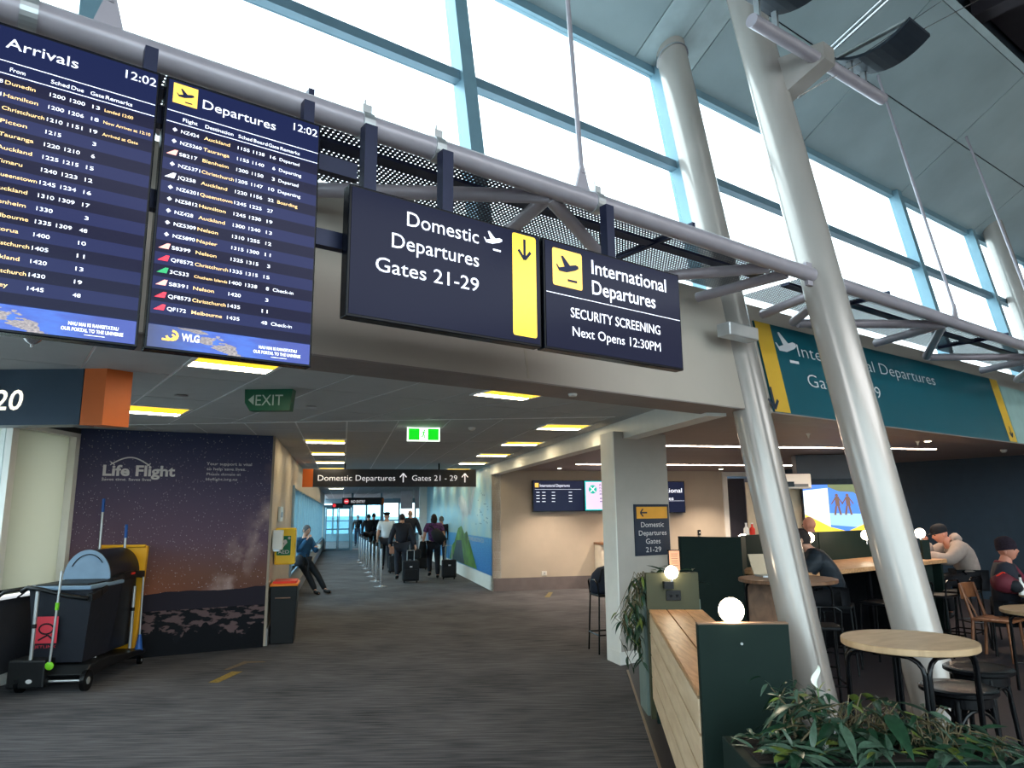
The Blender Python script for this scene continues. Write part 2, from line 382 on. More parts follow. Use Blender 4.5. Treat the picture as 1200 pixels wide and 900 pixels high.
def perf(name, base, tr=True, sc=28.0, rad=.30, dots=(20, 24, 28)):
    m, t, b = newmat(name); b.inputs['Base Color'].default_value = rgb(*base); b.inputs['Roughness'].default_value = .45; b.inputs['Metallic'].default_value = .3
    co_ = t.nodes.new('ShaderNodeTexCoord'); mp = t.nodes.new('ShaderNodeMapping'); mp.inputs['Rotation'].default_value = (0, 0, -(pi / 2 - AZ)); mp.inputs['Scale'].default_value = (sc, sc, sc)
    t.links.new(co_.outputs['Object'], mp.inputs[0])
    fr_ = t.nodes.new('ShaderNodeVectorMath'); fr_.operation = 'FRACTION'; t.links.new(mp.outputs[0], fr_.inputs[0])
    sb = t.nodes.new('ShaderNodeVectorMath'); sb.operation = 'SUBTRACT'; sb.inputs[1].default_value = (.5, .5, 0); t.links.new(fr_.outputs[0], sb.inputs[0])
    mu = t.nodes.new('ShaderNodeVectorMath'); mu.operation = 'MULTIPLY'; mu.inputs[1].default_value = (1, 1, 0); t.links.new(sb.outputs[0], mu.inputs[0])
    ln = t.nodes.new('ShaderNodeVectorMath'); ln.operation = 'LENGTH'; t.links.new(mu.outputs[0], ln.inputs[0])
    lt = t.nodes.new('ShaderNodeMath'); lt.operation = 'LESS_THAN'; lt.inputs[1].default_value = rad; t.links.new(ln.outputs['Value'], lt.inputs[0])
    tr_ = t.nodes.new('ShaderNodeBsdfTransparent'); mx = t.nodes.new('ShaderNodeMixShader')
    t.links.new(lt.outputs[0], mx.inputs[0]); t.links.new(b.outputs[0], mx.inputs[1]); t.links.new(tr_.outputs[0], mx.inputs[2])
    t.links.new(mx.outputs[0], t.nodes['Material Output'].inputs[0]); return m
M['perf'] = perf('perforated steel deck', (52, 56, 76), sc=33, rad=.16)

def uvnodes(name):
    m, t, b = newmat(name); u = t.nodes.new('ShaderNodeUVMap'); s_ = t.nodes.new('ShaderNodeSeparateXYZ'); t.links.new(u.outputs[0], s_.inputs[0]); return m, t, b, u, s_
def ramp(t, src, stops):
    r = t.nodes.new('ShaderNodeValToRGB'); t.links.new(src, r.inputs[0]); el = r.color_ramp.elements
    while len(el) < len(stops): el.new(.5)
    for x, (p, c) in zip(el, stops): x.position = p; x.color = c if len(c) == 4 else rgb(*c)
    return r.outputs[0]
def math_(t, op, a, b=None, c=None):
    n = t.nodes.new('ShaderNodeMath'); n.operation = op
    for i, x in enumerate((a, b, c)):
        if x is None: continue
        if isinstance(x, (int, float)): n.inputs[i].default_value = x
        else: t.links.new(x, n.inputs[i])
    return n.outputs[0]
def mixc(t, f, a, b, mode='MIX'):
    n = t.nodes.new('ShaderNodeMixRGB'); n.blend_type = mode
    for i, x in ((0, f), (1, a), (2, b)):
        if isinstance(x, (int, float)): n.inputs[i].default_value = x
        elif isinstance(x, tuple): n.inputs[i].default_value = x if len(x) == 4 else rgb(*x)
        else: t.links.new(x, n.inputs[i])
    return n.outputs[0]
def noise(t, vec, sc, det=4, scale3=(1, 1, 1)):
    mp = t.nodes.new('ShaderNodeMapping'); mp.inputs['Scale'].default_value = scale3; t.links.new(vec, mp.inputs[0])
    n = t.nodes.new('ShaderNodeTexNoise'); n.inputs['Scale'].default_value = sc; n.inputs['Detail'].default_value = det; t.links.new(mp.outputs[0], n.inputs['Vector']); return n.outputs[0]
def nightsky():
    m, t, b, u, s_ = uvnodes('night sky mural print'); X, Y = s_.outputs[0], s_.outputs[1]; uv = u.outputs[0]
    sky = ramp(t, Y, [(.0, (16, 18, 24)), (.24, (98, 62, 52)), (.34, (108, 76, 66)), (.5, (100, 80, 96)), (.75, (82, 76, 100)), (1, (56, 64, 92))])
    glow = math_(t, 'MULTIPLY', ramp(t, X, [(0, (255, 255, 255)), (.75, (0, 0, 0))]), ramp(t, Y, [(.2, (255, 255, 255)), (.46, (0, 0, 0))]))
    c = mixc(t, glow, sky, (176, 104, 70))
    # milky way along a slanted band
    band = math_(t, 'SUBTRACT', math_(t, 'ADD', math_(t, 'MULTIPLY', X, 1.3), math_(t, 'MULTIPLY', Y, -.75)), .80)
    wob = math_(t, 'MULTIPLY_ADD', noise(t, uv, 6), .22, -.11)
    bb = ramp(t, math_(t, 'ABSOLUTE', math_(t, 'ADD', band, wob)), [(0, (255, 255, 255)), (.16, (0, 0, 0))])
    cl = ramp(t, noise(t, uv, 9, 8), [(.42, (0, 0, 0)), (.62, (255, 255, 255))])
    c = mixc(t, math_(t, 'MULTIPLY', math_(t, 'MULTIPLY', bb, cl), .75), c, (176, 152, 148))
    vo = t.nodes.new('ShaderNodeTexVoronoi'); vo.inputs['Scale'].default_value = 80; t.links.new(uv, vo.inputs['Vector'])
    st = math_(t, 'LESS_THAN', vo.outputs['Distance'], math_(t, 'MULTIPLY', noise(t, uv, 40), .27))
    c = mixc(t, math_(t, 'MULTIPLY', st, .65), c, (200, 196, 204))
    # hills, shore and rocks
    hill = math_(t, 'MULTIPLY_ADD', noise(t, uv, 3, 5, (1, .01, 1)), .05, .235)
    hill = math_(t, 'ADD', hill, math_(t, 'MULTIPLY', X, .02))
    c = mixc(t, math_(t, 'LESS_THAN', Y, hill), c, (40, 36, 46))
    shore = ramp(t, noise(t, uv, 14, 6, (1, 3, 1)), [(.49, (20, 22, 28)), (.54, (96, 78, 80))])
    c = mixc(t, math_(t, 'LESS_THAN', Y, .195), c, shore)
    rocks = math_(t, 'MULTIPLY_ADD', noise(t, uv, 12, 5, (1, .3, 1)), .26, -.035)
    c = mixc(t, math_(t, 'LESS_THAN', Y, rocks), c, (15, 17, 23))
    t.links.new(c, b.inputs['Base Color']); b.inputs['Roughness'].default_value = .6; b.inputs['Specular IOR Level'].default_value = .1; return m
def seamural():
    m, t, b, u, s_ = uvnodes('ocean mural print'); X, Y = s_.outputs[0], s_.outputs[1]; uv = u.outputs[0]
    sky = ramp(t, Y, [(.0, (30, 108, 190)), (.28, (62, 150, 214)), (.335, (92, 176, 224)), (.34, (160, 208, 222)), (.7, (150, 200, 212)), (1, (110, 170, 196))])
    wav = ramp(t, noise(t, uv, 10, 6, (8, 14, 1)), [(.35, (18, 92, 178)), (.7, (110, 186, 228))])
    c = mixc(t, math_(t, 'MULTIPLY', math_(t, 'LESS_THAN', Y, .335), .5), sky, wav)
    cl = ramp(t, noise(t, uv, 4, 6, (5, 1.2, 1)), [(.42, (0, 0, 0)), (.68, (255, 255, 255))])
    c = mixc(t, math_(t, 'MULTIPLY', math_(t, 'GREATER_THAN', Y, .335), math_(t, 'MULTIPLY', cl, .5)), c, (226, 226, 196))
    c = mixc(t, math_(t, 'MULTIPLY', ramp(t, X, [(.2, (255, 255, 255)), (.75, (0, 0, 0))]), .55), c, (60, 150, 196))
    t.links.new(c, b.inputs['Base Color']); b.inputs['Roughness'].default_value = .35; return m
def bandmat():
    m, t, b, u, s_ = uvnodes('blue map banner on screen'); X, Y = s_.outputs[0], s_.outputs[1]; uv = u.outputs[0]
    c = ramp(t, noise(t, uv, 3, 5, (2, 1, 1)), [(.3, (20, 60, 180)), (.7, (40, 110, 225))])
    land = math_(t, 'GREATER_THAN', math_(t, 'SUBTRACT', noise(t, uv, 3.2, 6, (2.2, 1, 1)), math_(t, 'MULTIPLY', math_(t, 'ABSOLUTE', math_(t, 'SUBTRACT', math_(t, 'ADD', X, math_(t, 'MULTIPLY', Y, .22)), .5)), 1.6)), .40)
    tex = ramp(t, noise(t, uv, 30, 6, (2, 1, 1)), [(.35, (104, 96, 100)), (.65, (190, 176, 170))])
    c = mixc(t, land, c, tex)
    c = mixc(t, ramp(t, X, [(.0, (255, 255, 255)), (.34, (0, 0, 0))]), c, (30, 34, 92))
    c = mixc(t, ramp(t, X, [(.62, (0, 0, 0)), (.8, (255, 255, 255))]), c, (22, 50, 160))
    b.inputs['Base Color'].default_value = (0.01, .01, .03, 1); t.links.new(c, b.inputs['Emission Color']); b.inputs['Emission Strength'].default_value = .26; b.inputs['Roughness'].default_value = .25; return m
M['night'] = nightsky(); M['sea'] = seamural(); M['band'] = bandmat()

def clothmat(name, col):
    m, t, b = newmat(name); b.inputs['Base Color'].default_value = rgb(*col); b.inputs['Roughness'].default_value = .8
    tl = t.nodes.new('ShaderNodeBsdfTranslucent'); tl.inputs[0].default_value = rgb(*col); mx = t.nodes.new('ShaderNodeMixShader'); mx.inputs[0].default_value = .5
    t.links.new(b.outputs[0], mx.inputs[1]); t.links.new(tl.outputs[0], mx.inputs[2]); t.links.new(mx.outputs[0], t.nodes['Material Output'].inputs[0]); return m
# ================================================================== SETTING
CZ = 2.80     # tiled ceiling
struct('floor', MB().prism([(-7, -9), (22, -9), (22, 22), (8, 60), (-26, 60), (-7, 7)], (0, 0, -.15)), M['carpet'])
VF = [(.72, -8.9), (.98, 5.18), (1.24, 8.2), (1.31, 8.55), (1.9, 8.95), (7.5, 14.2), (12, 17), (21, 17), (21, -8.9)]
struct('floor_cafe', MB().prism([(x, y, 0) for x, y in VF], (0, 0, .006)), M['vinyl'])
struct('trim_1', MB().prism([(.70, -8.9, 0), (.72, -8.9, 0), (.98, 5.18, 0), (1.24, 8.2, 0), (1.22, 8.2, 0), (.96, 5.18, 0)], (0, 0, .009)), mat('pale brass floor strip', (150, 130, 112), .4, .5))
# patched yellow tape on the carpet
tag(MB().prism([onz(*q, .001) for q in ((244, 800), (256, 800), (284, 787), (272, 787))], (0, 0, .002)).build('floor_tape', mat('worn yellow tape', (140, 116, 56), .8, noise=.3, scale=40)), 'short worn yellow tape mark on carpet near the cleaning cart', 'tape')
tag(MB().prism([onz(*q, .001) for q in ((262, 785), (268, 785), (290, 777), (312, 776), (308, 775), (286, 775))], (0, 0, .002)).build('floor_tape', mat('faded tape', (104, 88, 70), .8, noise=.3, scale=40)), 'faded thin tape mark on carpet beside the yellow one', 'tape')
tag(MB().prism([onz(*q, .001) for q in ((638, 700), (643, 694), (648, 694), (644, 700))], (0, 0, .002)).build('floor_tape', mat('dull yellow tape', (110, 98, 62), .8, noise=.3, scale=40)), 'small dull yellow tape mark before the beige screen wall', 'tape')

# --- ceiling with tiles
ceil_ = root_struct('ceiling')
RY = lambda x: 8.32 - .045 * (x + 1)
def hp_n(nv, c): return (nv[0], nv[1], c)                # keep p.nv >= c
hpN = hp_n((Nf.x, Nf.y), 4.30); hpR = hp_n((-Cr.x, -Cr.y), -3.28); hpL = (1, 0, -5.38)
A_, B_ = V((-5.36, 8.78, 0)), V((-3.33, 9.85, 0)); LFd = (B_ - A_).normalized(); LFn = V((LFd.y, -LFd.x, 0))   # towards the viewer
hpLF = (LFn.x, LFn.y, LFn.dot(A_)); hpRY1 = (-.045, -1, -8.32 - .0 + .045 * -1 * -1 * -1 * -1 * 0 - 0)
hpRidF = (-.045, -1, -(8.32 - .045)); hpRidB = (.045, 1, 8.32 - .045)
def tiles(ax, ay, o, sx_, sy_, ru, rv, hps, m_, zz=CZ, gap=.010):
    for i in ru:
        for j in rv:
            x0, y0, x1, y1 = i * sx_ + gap, j * sy_ + gap, (i + 1) * sx_ - gap, (j + 1) * sy_ - gap
            q = [o + ax * a + ay * b for a, b in ((x0, y0), (x1, y0), (x1, y1), (x0, y1))]
            pl = clip([(p.x, p.y) for p in q], hps)
            if pl: MB().prism([(x, y, zz) for x, y in pl], (0, 0, .012)).build('ceiling_tile', m_, ceil_)
tiles(Uf, Nf, Uf * 1.08, .6, 1.2, range(-7, 9), range(3, 11), [hpN, hpR, hpL, hpRidF, hpLF], M['ctile'])
hpRL = hp_n((Cr.x, Cr.y), -.95)
tiles(Cr, Cv, Cr * -.585, .6, 1.2, range(-1, 7), range(6, 41), [hpR, hpRL, hpRidB], M['ctile'])
tiles(Cr, Cv, Cr * -.585, .6, 1.2, range(-8, 0), range(6, 10), [hp_n((-Cr.x, -Cr.y), .95), hpRidB, hpLF, hpL], M['ctile'])
MB().prism([(p.x, p.y, CZ + .005) for p in [fp(-4.5, 4.28), fp(6.4, 4.28), cp(7.4, 3.3), cp(52, 3.3), cp(52, -1.2), cp(10.2, -1.2), V((-5.5, 9.2, 0)), V((-6.4, 8.0, 0))]], (0, 0, .1)).build('ceiling_grid', M['cback'], ceil_)
# cross trim along the ceiling bend
MB().prism([(-5.3, RY(-5.3) - .02, CZ - .004), (1.2, RY(1.2) - .02, CZ - .004), (1.2, RY(1.2) + .02, CZ - .004), (-5.3, RY(-5.3) + .02, CZ - .004)], (0, 0, .012)).build('ceiling_trim', M['cback'], ceil_)
# cafe ceiling (lower)
cc = root_struct('ceiling_cafe')
MB().prism([(p.x, p.y, 2.68) for p in [fp(5.6, 4.28), fp(15.7, 4.28), fp(15.7, 11.04), cp(16.3, 3.48), cp(7.2, 3.48)]], (0, 0, .12)).build('ceiling_slab', M['cafeceil'], cc)
# trim beam between the two ceilings
struct('trim_2', MB().box(cp(5.98, 3.27, 2.58), Cr * .21, Cv * 10.12, Z * .3), M['white'])

# --- bulkhead over the corridor mouth, leaning like the glazing
def lp(u, z, off=0): return fp(u, 3.5 + TL * z + off, z)
struct('wall_front', MB().prism([lp(-4.5, 2.62, -.05), lp(5.60, 2.62, -.05), lp(5.60, 3.76, -.05), lp(-4.5, 3.76, -.05)], Nf * .27), M['bulk'])
struct('trim_3', MB().prism([fp(-4.5, 3.90, 2.61), fp(16, 3.90, 2.61), fp(16, 4.32, 2.61), fp(-4.5, 4.32, 2.61)], (0, 0, .012)).prism([fp(-4.5, 4.28, 2.62), fp(16, 4.28, 2.62), fp(16, 4.32, 2.62), fp(-4.5, 4.32, 2.62)], (0, 0, .3)), mat('brown grey soffit', (134, 122, 118), .5))
wc = struct('wall_cafe_front', MB().prism([lp(5.62, 2.62, .02), lp(34, 2.62, .02), lp(34, 3.76, .02), lp(5.62, 3.76, .02)], Nf * .2), M['bulk'])
# bulkhead panel seams
for u_ in (.6, 3.0):
    MB().prism([lp(u_, 2.64, -.054), lp(u_ + .02, 2.64, -.054), lp(u_ + .02, 3.7, -.054), lp(u_, 3.7, -.054)], Nf * .006).build('trim_4', M['beige'])['kind'] = 'structure'
# --- teal banner
ban = thing('wayfinding_banner', 'long teal wall banner reading International Departures Gates with yellow end strips', 'sign', lp(8.8, 2.6))
BT = [lp(6.03, 2.63, .0), lp(11.95, 2.63, .0), lp(11.95, 3.58, .0), lp(6.03, 3.58, .0)]
MB().prism(BT, Nf * .02).build('banner_panel', M['teal'], ban)
bfr = Fr(lp(6.03, 2.63, .0) - Nf * .001, Uf, (lp(0, 3.6) - lp(0, 2.6)))
mb = MB()
bl = .96
for a_ in (0, 5.66): mb = MB(); bfr.poly(mb, [(a_, .01), (a_ + .26, .01), (a_ + .26, bl), (a_, bl)], .003); mb.build('yellow_strip', M['signyellow'], ban)

mb = MB(); plane_icon(mb, bfr, *bfr.at(908, 402), .38, .004)
bfr.tpx(mb, 'International Departures', (936, 418), (1096, 450), .15, d=.004, bold=-.012)
bfr.tpx(mb, 'Gates 18-19', (948, 453), (1033, 466), .15, d=.004, bold=-.012)
mb.build('lettering', M['print'], ban)
mb = MB(); arrow(mb, bfr, *bfr.at(905, 466), .22, .035, (0, -1), .005); arrow(mb, bfr, 5.79, .16, .16, .03, (0, -1), .005)
mb.build('arrow', M['navyprint'], ban)
b2 = thing('glass_banner', 'pale teal wall banner at the right end beside the yellow strip', 'sign', lp(13, 2.6))
MB().prism([lp(12.0, 2.63), lp(20, 2.63), lp(20, 3.5), lp(12.0, 3.5)], Nf * .02).build('banner_panel', M['tealpale'], b2)

# --- clerestory glazing
win = root_struct('window_1')
GO = .27
def gp(u, z, off=0): return lp(u, z, GO + off)
ZT, ZM, ZB = 6.6, 5.32, 3.75
U0_, U1_ = -5.16, 35
lv = (Nf * TL + Z).normalized()
for zz, hh, dd in ((ZM, .10, .10), (ZB - .05, .1, .1)):
    MB().prism([gp(U0_, zz - hh / 2, -dd), gp(U1_, zz - hh / 2, -dd), gp(U1_, zz - hh / 2, 0), gp(U0_, zz - hh / 2, 0)], lv * hh).build('transom', M['framedark'], win)
MB().prism([gp(U0_, ZT - .09, -.06), gp(U1_, ZT - .09, -.06), gp(U1_, ZT - .09, .03), gp(U0_, ZT - .09, .03)], lv * .16).build('window_head', M['frame'], win)
us = [.22 + 2.70 * k for k in range(-2, 13)]
for u_ in us:
    a = gp(u_ - .06, ZB - .1, -.14); MB().prism([a, a + Uf * .13, a + Uf * .13 + Nf * .16, a + Nf * .16], (gp(0, ZT, 0) - gp(0, ZB - .1, 0))).build('mullion', M['frame'], win)
for a, b in zip(us, us[1:]):
    for z0, z1 in ((ZB, ZM - .05), (ZM + .05, ZT - .09)):
        MB().prism([gp(a + .07, z0, -.02), gp(b - .06, z0, -.02), gp(b - .06, z1, -.02), gp(a + .07, z1, -.02)], Nf * .008).build('window_pane', M['glass'], win)
# --- roof lining: slopes up towards the viewer
rf = root_struct('roof')
SR = R(30.4)
def rp(u, t): return fp(u, 4.88 - t * cos(SR), 6.6 + t * sin(SR))      # t = distance up the slope
rn = (Nf * sin(SR) + Z * cos(SR))
ue = [-10.8, -5.32, -2.5, .2, 2.9, 5.28, 5.70, 6.08, 8.5, 11.22, 13.9, 16.6, 19.4, 22.2, 25, 27.8, 31, 35]
te = [-.03, 1.06, 2.18]
for a, b in zip(ue, ue[1:]):
    plain = b - a < .5
    for t0, t1 in zip(te, te[1:]):
        g = .008
        MB().prism([rp(a + g, t0 + g), rp(b - g, t0 + g), rp(b - g, t1 - g), rp(a + g, t1 - g)], rn * .03).build('roof_panel', M['roofplain'] if plain else M['roof'], rf)
q = MB(); q.prism([p + rn * .04 for p in (rp(-12, -.03), rp(36, -.03), rp(36, 2.16), rp(-12, 2.16))], rn * .1); q.build('roof_backing', M['deck'], rf)
MB().prism([rp(-12, 2.18), rp(36, 2.18), rp(36, 2.26), rp(-12, 2.26)], rn * .12).build('roof_edge', M['roofplain'], rf)
# high dark deck with corrugations and a brown fascia
mb = MB(); pts = []
for k in range(0, 96):
    n_ = 3.1 - k * .11; pts.append((n_, 8.35 + (.05 if k % 2 else 0)))
for (n0, z0), (n1, z1) in zip(pts, pts[1:]): mb.add([fp(-12, n0, z0), fp(36, n0, z0), fp(36, n1, z1), fp(-12, n1, z1)], [(0, 1, 2, 3)])
mb.add([fp(-12, 3.1, 7.72), fp(36, 3.1, 7.72), fp(36, 3.1, 8.4), fp(-12, 3.1, 8.4)], [(0, 1, 2, 3)])
mb.build('roof_deck', M['deck'], rf)
MB().box(fp(9.6, 3.02, 7.9), Uf * .25, Nf * -11, Z * .5).build('roof_beam', M['brown'], rf)
MB().box(fp(10.2, 3.05, 8.2), Uf * 14, Nf * -4, Z * .1).build('roof_fascia', M['brown'], rf)
# walls of the hall behind the viewer: solid base with a glazed band above
struct('wall_back', MB().box((-7, -9, 0), (30, 0, 0), (0, -.3, 0), (0, 0, 1.0)).box((-7, -9, 7.6), (30, 0, 0), (0, -.3, 0), (0, 0, 1.4)), M['beige'])
bw = root_struct('window_2')
for k in range(11):
    MB().box((-7 + k * 2.96, -9, 1.0), (.12, 0, 0), (0, -.16, 0), (0, 0, 6.6)).build('mullion', M['frame'], bw)
    if k < 10: MB().box((-6.88 + k * 2.96, -9.08, 1.0), (2.84, 0, 0), (0, -.01, 0), (0, 0, 6.6)).build('window_pane', M['glass'], bw)
struct('wall_far_right', MB().box((22, -9, 0), (.3, 0, 0), (0, 31, 0), (0, 0, 9)), M['beige'])

# --- left window wall
struct('wall_left', MB().aabb(-5.6, -5.38, -9, 8.82, 0.10, .86).aabb(-5.6, -5.38, -9, 8.82, 2.72, 2.95), mat('dark grey low wall panel', (58, 58, 64), .55))
struct('baseboard_left', MB().aabb(-5.6, -5.33, -9, 8.82, 0, .10), M['white'])
struct('trim_5', MB().aabb(-5.6, -5.36, -9, 8.82, 2.68, 2.73).aabb(-5.6, -5.36, 8.70, 8.80, .86, 2.7), M['white'])
lw = root_struct('window_3')
for y0, y1 in ((-8.8, -4), (-3.9, .5), (.6, 4.2), (4.3, 7.66)):
    MB().aabb(-5.50, -5.49, y0, y1, .9, 2.68).build('window_pane', M['glass'], lw)
    MB().aabb(-5.55, -5.42, y1, y1 + .1, .86, 2.7).build('mullion', M['white'], lw)
tag(MB().aabb(-5.46, -5.45, 7.78, 8.70, .90, 2.68).build('roller_blind', clothmat('cream roller blind', (208, 210, 198))), 'cream roller blind drawn over the left window beside the mural', 'blind')
cl = thing('window_column', 'pale round column inside the left window beside the cream blind', 'column', (-5.55, 7.86, 0))
MB().lathe((-5.72, 7.85, 0), [(.13, 0), (.13, 2.9)], 24).build('shaft', mat('pale cream paint', (224, 222, 208), .4), cl, smooth='auto')
hr = thing('handrail', 'dark tubular handrail above the low grey wall at left', 'handrail', (-5.3, 5, 0))
MB().tube([(-5.28, -4, .96), (-5.28, 8.5, .96)], .022).build('rail', M['black'], hr, smooth='auto')
mb = MB()
for y_ in (0, 2, 4, 6, 8): mb.tube([(-5.40, y_, .86), (-5.28, y_, .95)], .01, 8)
mb.build('rail_bracket', M['black'], hr)

# --- mural wall (left of the corridor)
lfw = struct('wall_mural', MB().prism([A_, B_, B_ - LFn * .25, A_ - LFn * .25], (0, 0, 2.84)), M['beige'])
lf = thing('night_sky_mural', 'dark night sky mural with milky way, rocky shore and white lettering', 'mural', (A_ + B_) / 2)
LW = (B_ - A_).length; lff = Fr(A_ + LFn * .001, LFd, Z)
mb = MB(); mb.quaduv(lff.P(0, 0, .004), lff.P(LW, 0, .004), lff.P(LW, 2.8, .004), lff.P(0, 2.8, .004)); mb.build('mural_print', M['night'], lf)
mb = MB()
lff.tpx(mb, 'Life Flight', (120, 557), (205, 558), .135, d=.007, bold=.03)
lff.tpx(mb, 'Saves time. Saves lives', (119, 563), (177, 564), .035, d=.007, bold=.006)
a0, a1 = lff.at(132, 543), lff.at(174, 545)
stroke(mb, lff, [(a0[0] + (a1[0] - a0[0]) * t, a0[1] + (a1[1] - a0[1]) * t + .085 * sin(pi * t)) for t in [k / 12 for k in range(13)]], .016, .007)
for a in (a0, a1):
    for s_ in (1, -1): stroke(mb, lff, [(a[0] - .025, a[1] - .02 * s_), (a[0] + .025, a[1] + .02 * s_)], .012, .007)
lff.tpx(mb, 'Your support is vital', (242, 545), (295, 546), .040, d=.007, bold=.006)
lff.tpx(mb, 'to help save lives.', (242, 551), (288, 552), .040, d=.007, bold=.006)
lff.tpx(mb, 'Please donate at', (242, 557), (282, 558), .036, d=.007)
lff.tpx(mb, 'lifeflight.org.nz', (241, 563), (278, 564), .036, d=.007)
mb.build('lettering', M['print'], lf)

# --- corridor
struct('wall_corridor_left', MB().box(cp(10.42, -.95, 0), Cv * 4.0, Cr * -.2, Z * 2.84).box(cp(14.4, -.95, 0), Cv * 24.6, Cr * -.2, Z * .62).box(cp(14.4, -.95, 2.25), Cv * 24.6, Cr * -.2, Z * .6).box(cp(38.3, -.95, .6), Cv * .7, Cr * -.2, Z * 1.7), M['beige'])
struct('baseboard_corridor_left', MB().box(cp(10.42, -.93, 0), Cv * 27, Cr * -.02, Z * .22), mat('grey white skirting', (140, 138, 140), .5))
struct('trim_6', MB().box(cp(14.36, -.92, .56), Cv * 24.0, Cr * -.25, Z * .06).box(cp(14.3, -.91, .6), Cv * .10, Cr * -.25, Z * 1.68), mat('blue grey window sill', (120, 146, 166), .4))
cw = root_struct('window_4')
for k in range(21):
    s_ = 14.4 + k * 1.2
    MB().box(cp(s_, -.98, .62), Cv * .12, Cr * -.16, Z * 1.63).build('mullion', M['frame'], cw)
    if k < 20: MB().box(cp(s_ + .12, -1.10, .62), Cv * 1.08, Cr * -.01, Z * 1.63).build('window_pane', M['glassblue'], cw)
struct('wall_corridor_right', MB().box(cp(16.05, 3.30, 0), Cv * 13.2, Cr * .2, Z * 2.84), M['white'])
sm = thing('ocean_mural', 'bright blue ocean mural with diving white bird and green island', 'mural', cp(22, 3.28))
smf = Fr(cp(29.1, 3.295, 0), -Cv, Z)
mb = MB(); mb.quaduv(smf.P(0, .33, .006), smf.P(13.04, .33, .006), smf.P(13.04, 2.79, .006), smf.P(0, 2.79, .006)); mb.build('mural_print', M['sea'], sm)
X = lambda s_: 29.1 - s_
mb = MB()
isl = [(X(22.6), .35), (X(22.2), .75), (X(21.4), .95), (X(20.9), 1.30), (X(20.3), 1.38), (X(19.9), 1.15), (X(19.4), 1.25), (X(18.9), .80), (X(18.3), .6), (X(17.9), .35)]
for i in range(1, len(isl) - 2): smf.poly(mb, [isl[0] if i < 4 else isl[-1], isl[i], isl[i + 1]], .009)
smf.poly(mb, [isl[0], isl[4], isl[-1]], .009)
mb.build('island_print', mat('green island print', (86, 130, 44), .5, noise=.5, scale=3), sm)
mb = MB(); smf.poly(mb, [(X(22.0), .36), (X(21.2), .95), (X(20.3), .98), (X(19.8), .36)], .011); mb.build('rock_print', mat('dark rock print', (34, 52, 58), .5, noise=.4, scale=3), sm)
mb = MB()
smf.poly(mb, [(X(20.9), 2.18), (X(20.2), 2.24), (X(19.5), 2.02), (X(19.0), 1.72), (X(19.4), 1.60), (X(20.3), 1.75), (X(20.9), 1.98)], .009)
smf.poly(mb, [(X(19.2), 1.75), (X(18.5), 2.35), (X(17.9), 2.72), (X(18.2), 2.35), (X(18.8), 1.65)], .009)
smf.poly(mb, [(X(20.2), 1.8), (X(20.3), 1.35), (X(19.7), 1.7)], .009)
smf.poly(mb, [(X(19.2), 1.7), (X(19.0), 2.7), (X(18.85), 2.7), (X(18.95), 1.7)], .009)
mb.build('bird_print', mat('white grey bird print', (196, 210, 218), .5, noise=.15, scale=5), sm)
mb = MB(); smf.text(mb, 'CO WELLINGTON.CO', X(19.2), 1.02, .10, w=2.2, d=.012); mb.build('lettering', M['print'], sm)
mb = MB()
for k in range(24):
    a = (X(16.5 + random.random() * 1.6), 1.4 + random.random() * .9); smf.quad(mb, a[0], a[1], a[0] + .12, a[1] + .02, .009)
mb.build('bird_flock_print', mat('grey flock print', (110, 150, 170), .6), sm)
# back wall with screens
struct('wall_screens', MB().box(cp(16.05, 3.30, 0), Cr * 5.85, Cv * .2, Z * 2.8), M['beige'])
struct('baseboard_screens', MB().box(cp(16.04, 3.32, 0), Cr * 5.8, Cv * -.02, Z * .28), M['greyskirt'])
# the square column
pa, pb = V((1.21, 8.48, 0)), V((1.93, 8.94, 0)); pd = Cv * .32
scol = struct('column', MB().prism([pa, pb, pb + pd, pa + pd + V((-.03, 0, 0))], (0, 0, 2.66)), mat('grey column paint', (176, 170, 162), .5, noise=.03))
struct('column_lit_side', MB().prism([pa + V((-.012, 0, 0)), pa + V((.0, -.004, 0)), pa + pd + V((-.03, 0, 0)), pa + pd + V((-.05, 0, 0))], (0, 0, 2.66)), M['white'])  # white board added on the left face; its brightness paints in the light there
struct('baseboard_column', MB().prism([pa + V((-.02, -.02, 0)), pb + V((.0, -.03, 0)), pb + pd, pa + pd + V((-.05, 0, 0))], (0, 0, .14)), M['white'])
# dark cafe wall on the right (runs back from the glazing) and behind the screen
struct('wall_cafe_right', MB().box(fp(15.55, -6, 0), Uf * .2, Nf * 20, Z * 3.0), M['navywall'])
struct('wall_cafe_back', MB().box(cp(16.05, 11.2, 0), Cr * 6, Cv * .2, Z * 2.8), M['navywall'])
# staff doorway
d1 = root_struct('door_1')
MB().box(cp(16.0, 9.1, 0), Cr * .12, Cv * .15, Z * 2.66).box(cp(16.0, 9.1, 2.56), Cr * 2.1, Cv * .15, Z * .1).build('door_frame', M['white'], d1)
MB().box(cp(16.02, 9.24, 0), Cr * .45, Cv * .06, Z * 2.5).box(cp(16.0, 9.8, 0), Cr * .06, Cv * .2, Z * 2.5).build('door_leaf', mat('dark door', (52, 48, 56), .4), d1)
struct('wall_kitchen', MB().box(cp(18.2, 8.6, 0), Cr * 4, Cv * .2, Z * 2.8).box(cp(16.25, 8.9, 0), Cr * .1, Cv * 2, Z * 2.8), mat('warm beige kitchen wall', (160, 136, 118), .5))
